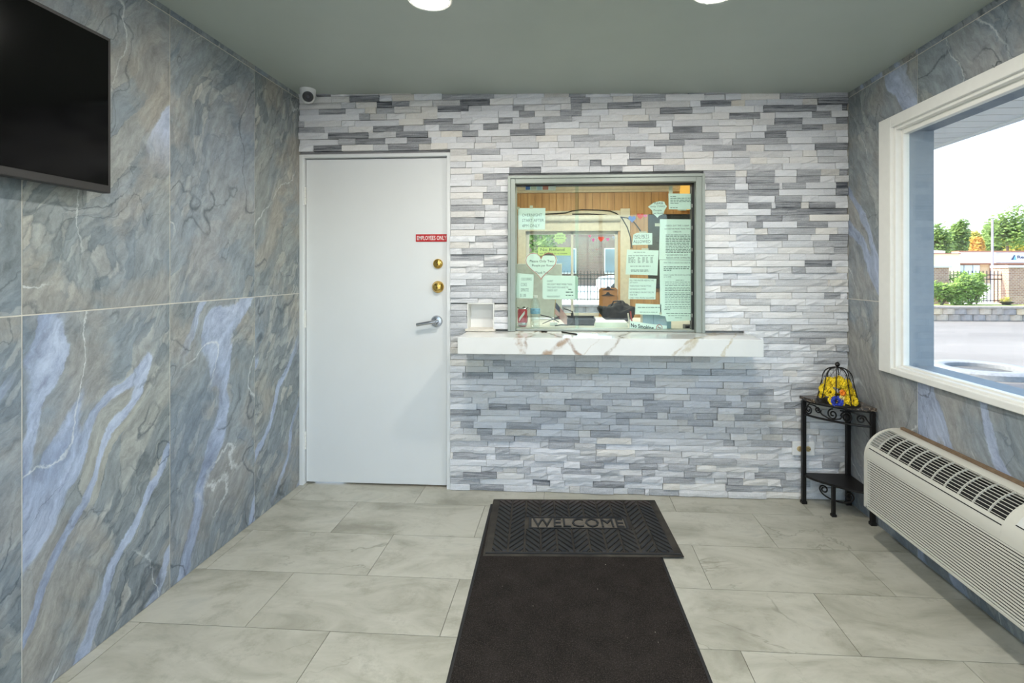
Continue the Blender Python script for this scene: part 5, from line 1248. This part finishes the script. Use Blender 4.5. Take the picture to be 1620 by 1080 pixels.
MB().lathe([(0.12, 0.0), (0.14, 0.02), (0.10, 0.05), (0.22, 0.12), (0.20, 0.12)], (p.x, p.y, 0.24), n=18).build('bowl', M_BEZEL, t, smooth=True)
leaves(p.x, p.y, 0.44, 0.22, 0.2, 0.12, 180, 0.03, 8).build('blooms', M_TREEY, t, fixn=False)
# neighbouring shop building
BD = 50.0
bl = thing('shop_building', 'low commercial building with white fascia and sign beyond the fence', 'building', (40, 53, 0.24))
def bp(u, v, off=0.0):
    q = onD(u, v, BD); return q
M_YB = plain('pale yellow rendered wall', (222, 206, 160), 0.9, var=0.05); M_WF = plain('white fascia panel', (236, 230, 224), 0.7, var=0.02); M_TAN = plain('tan masonry', (206, 174, 136), 0.9, var=0.1); M_BRW = plain('brown trim', (150, 104, 82), 0.8); M_LILAC = plain('pale grey fascia', (206, 208, 222), 0.7, var=0.02)
q0 = bp(1514, 401); q1 = bp(1570, 399); q2 = bp(1660, 397); zt = q1.z
zf0 = bp(1540, 416).z; zw0 = 0.62
MB().box(q0.x - 9, q0.x, q0.y - 0.4, q0.y + 14, 0.24, bp(1490, 402).z).build('side_wall', M_YB, bl)
MB().box(q0.x, q2.x + 6, q1.y + 0.5, q1.y + 14, 0.24, zt - 0.05).build('wall', M_TAN, bl)
MB().box(q0.x, q1.x, q1.y - 0.4, q1.y + 0.5, zf0, zt).build('white_fascia', M_WF, bl)
MB().box(q1.x, q2.x + 6, q1.y - 0.1, q1.y + 0.5, bp(1600, 415.5).z, zt).build('sign_fascia', M_LILAC, bl)
MB().box(q0.x - 9.1, q0.x, q0.y - 0.5, q0.y + 0.2, bp(1490, 402).z, bp(1490, 402).z + 0.1).box(q0.x, q2.x + 6, q1.y - 0.5, q1.y + 0.5, zt, zt + 0.13).box(q0.x, q2.x + 6, q1.y - 0.15, q1.y + 0.5, zf0 - 0.12, zf0).box(q0.x, q0.x + 0.25, q1.y - 0.2, q1.y + 0.5, 0.24, zf0).build('brown_coping', M_BRW, bl)
M_PANE = plain('pale shop window glass', (206, 222, 230), 0.15, var=0.1, scale=0.5); M_PANED = plain('dark shop window glass', (110, 130, 136), 0.15, var=0.3, scale=0.6)
for a, b, mm in ((1518, 1530.5, M_PANE), (1531.5, 1544, M_PANE), (1545, 1555, M_PANE), (1573, 1582, M_PANED), (1583, 1593, M_PANED), (1600, 1612, M_PANED), (1614, 1632, M_PANED)):
    xa = bp(a, 420).x; xb = bp(b, 420).x
    wn = MB().box(xa - 0.06, xb + 0.06, q1.y + 0.36, q1.y + 0.5, zw0 - 0.06, zf0 - 0.13).build('window', M_BRW, bl)
    MB().box(xa, xb, q1.y + 0.32, q1.y + 0.36, zw0, zf0 - 0.19).build('pane', mm, wn)
q = bp(1597, 411); q3 = bp(1605, 403.4)
yl = q1.y - 0.14
sg = MB().prism([(q.x, q.z), (q3.x - 0.05, q.z), (q.x + (q3.x - q.x) * 0.62, q3.z)], lambda a, b: (a, yl, b), lambda a, b: (a, yl + 0.06, b)).build('logo', plain('blue logo', (90, 160, 220), 0.5), bl)
MB().prism([(q.x - 0.05, q.z), (q.x + 0.12, q.z), (q.x + (q3.x - q.x) * 0.62, q3.z), (q.x + (q3.x - q.x) * 0.5, q3.z)], lambda a, b: (a, yl - 0.02, b), lambda a, b: (a, yl, b)).build('logo_edge', plain('navy sign paint', (46, 54, 84), 0.5), sg)
mb = MB(); e0 = bp(1605.5, 409); e1 = bp(1622, 404.2); put_text(mb, 'Resc', lambda a, b: (a, yl, b), e0.x, e1.x, e0.z, e1.z, 0.03); mb.build('lettering', plain('navy sign paint', (46, 54, 84), 0.5), bl, fixn=False)
for a, b, v0, lb in ((1482, 1493, 393.5, 'white rooftop unit on the low commercial building'), (1500, 1532, 393.5, 'long white rooftop duct hood on the low commercial building')):
    p0 = bp(a, 402); p1 = bp(b, v0); t = thing('rooftop_unit', lb, 'roof unit', ((p0.x + p1.x) / 2, p0.y + 3, p0.z - 0.05))
    z0 = zt + 0.0 if a > 1490 else bp(1490, 402).z + 0.0
    if a < 1490:
        MB().box(p0.x, p1.x, p0.y + 2, p0.y + 4, z0, p1.z).build('cabinet', M_WF, t); MB().box(p0.x + 0.08, p1.x - 0.08, p0.y + 1.96, p0.y + 2, z0 + 0.1, p1.z - 0.08).build('louvre', plain('grey louvre', (150, 150, 148), 0.7), t)
    else:
        MB().prism([(p0.x, z0), (p1.x, z0), (p1.x, z0 + 0.25), (p0.x + (p1.x - p0.x) * 0.55, p1.z), (p0.x + (p1.x - p0.x) * 0.3, p1.z), (p0.x, z0 + 0.4)], lambda a_, b_: (a_, p0.y + 3.2, b_), lambda a_, b_: (a_, p0.y + 5, b_)).build('hood', M_WF, t); MB().box(p0.x, p0.x + 0.1, p0.y + 3.1, p0.y + 3.2, z0, z0 + 0.4).build('seam', M_BRW, t)
# lamp pole
p0 = onD(1570, 455, 34); p1 = onD(1570, 346, 34)
t = thing('light_pole', 'tall grey light pole rising before the commercial building', 'pole', (p0.x, p0.y, 0.24))
MB().cyl((p0.x, p0.y, 0.24), (p0.x, p0.y, p1.z), 0.075, 0.06, n=12).build('shaft', plain('grey purple pole paint', (150, 140, 148), 0.6), t, smooth=True)
MB().box(p0.x - 0.16, p0.x + 0.16, p0.y - 0.16, p0.y + 0.16, 0.24, 0.30).build('base_plate', plain('grey concrete', (190, 190, 186), 0.9), t)
# trees behind
TREES = ((1478, 384, 3.0, 3.6, M_TREE, 'green tree at the far left beyond the shop roof'), (1500, 385, 3.2, 3.4, M_TREE, 'green tree rising over the rooftop units'), (1516, 380, 1.8, 4.2, M_TREE, 'pointed green tree left of the yellowing tree'), (1533, 385, 2.2, 2.6, M_TREEY, 'yellow leaved tree over the white fascia'),
         (1547, 391, 1.2, 1.7, M_TREEO, 'orange leaved tree beside the light pole'), (1566, 377, 2.8, 4.0, M_TREE, 'green tree right behind the light pole'), (1593, 362, 4.2, 4.2, M_TREE, 'tallest green tree towering over the shop sign'), (1588, 388, 3.0, 2.4, M_TREEY, 'low yellow green tree above the shop sign'), (1614, 388, 3.4, 2.8, M_TREEY, 'yellow green tree at the right edge above the shop sign'))
for i, (u, v, rx, rz, mm, lb) in enumerate(TREES):
    p = onD(u, v, 66 + ((i * 5) % 9) * 7); t = thing('tree', lb, 'tree', (p.x, p.y, 0.24), 0, 'trees beyond the shop building')
    fs_ = (66 + ((i * 5) % 9) * 7) / 72.0; rx *= fs_; rz *= fs_
    leaves(p.x, p.y, p.z, rx * 0.8, rx * 0.8, rz * 0.8, 2200, 0.28 * fs_, 40 + i, 9).build('crown', mm, t, fixn=False)
    MB().tube([(p.x, p.y, 0.24), (p.x + 0.1, p.y, p.z * 0.5), (p.x, p.y, p.z + rz * 0.2)], [0.28, 0.2, 0.1], n=8).build('trunk', M_BARK, t, smooth=True)
# what the office rear window looks out on
t = thing('brick_building', 'brown brick building seen small through the office rear window', 'building', (-2, 44, 0.24))
MB().box(-14, 12, 42, 54, 0.24, 5.2).build('wall', brick_mat('brown brick', (128, 96, 80), (110, 84, 72), (160, 150, 140), 3.0), t)
MB().box(-14.2, 12.2, 41.8, 54.2, 5.2, 5.5).build('coping', M_BRW, t)
for x in (-9, -5, -1, 3, 7):
    wn = MB().box(x, x + 1.8, 41.94, 42.0, 1.2, 3.2).build('window', M_TRIM, t); MB().box(x + 0.08, x + 1.72, 41.9, 41.94, 1.28, 3.12).build('pane', M_PANED, wn)
for i, (x, yy, rx) in enumerate(((-5.2, 27, 1.6), (-1.6, 30, 1.3))):
    t = thing('tree', ('bushy green tree left in the office rear window view' if i == 0 else 'smaller green tree in the office rear window view'), 'tree', (x, yy, 0.24))
    leaves(x, yy, 2.9, rx, rx, 1.8, 1400, 0.14, 70 + i).build('crown', M_TREE, t, fixn=False)
    MB().tube([(x, yy, 0.24), (x, yy, 3.0)], [0.14, 0.06], n=8).build('trunk', M_BARK, t, smooth=True)
# parked white car beyond the fence
cxw, cyw = 3.6, 24.0
t = thing('parked_car', 'white car parked beyond the fence in the office rear window view', 'car', (cxw, cyw, 0.24))
prof = [(-2.2, 0.35), (-2.2, 0.75), (-2.0, 0.88), (-1.1, 0.98), (-0.5, 1.38), (0.9, 1.40), (1.6, 1.02), (2.1, 0.95), (2.2, 0.75), (2.2, 0.35)]
MB().prism(prof, lambda a, b: (cxw + a, cyw - 0.85, 0.24 + b), lambda a, b: (cxw + a, cyw + 0.85, 0.24 + b)).build('body', plain('white car paint', (236, 236, 236), 0.2, var=0.0), t, bevel=0.05)
MB().prism([(-1.0, 0.99), (-0.45, 1.33), (0.85, 1.34), (1.45, 1.02)], lambda a, b: (cxw + a, cyw - 0.86, 0.24 + b), lambda a, b: (cxw + a, cyw - 0.84, 0.24 + b)).build('side_glass', M_PANED, t)
for x in (-1.35, 1.4):
    for s2 in (-0.8, 0.8): MB().cyl((cxw + x, cyw + s2 - 0.1, 0.56), (cxw + x, cyw + s2 + 0.1, 0.56), 0.32, n=20).build('wheel', M_BLACK, t, smooth=True)
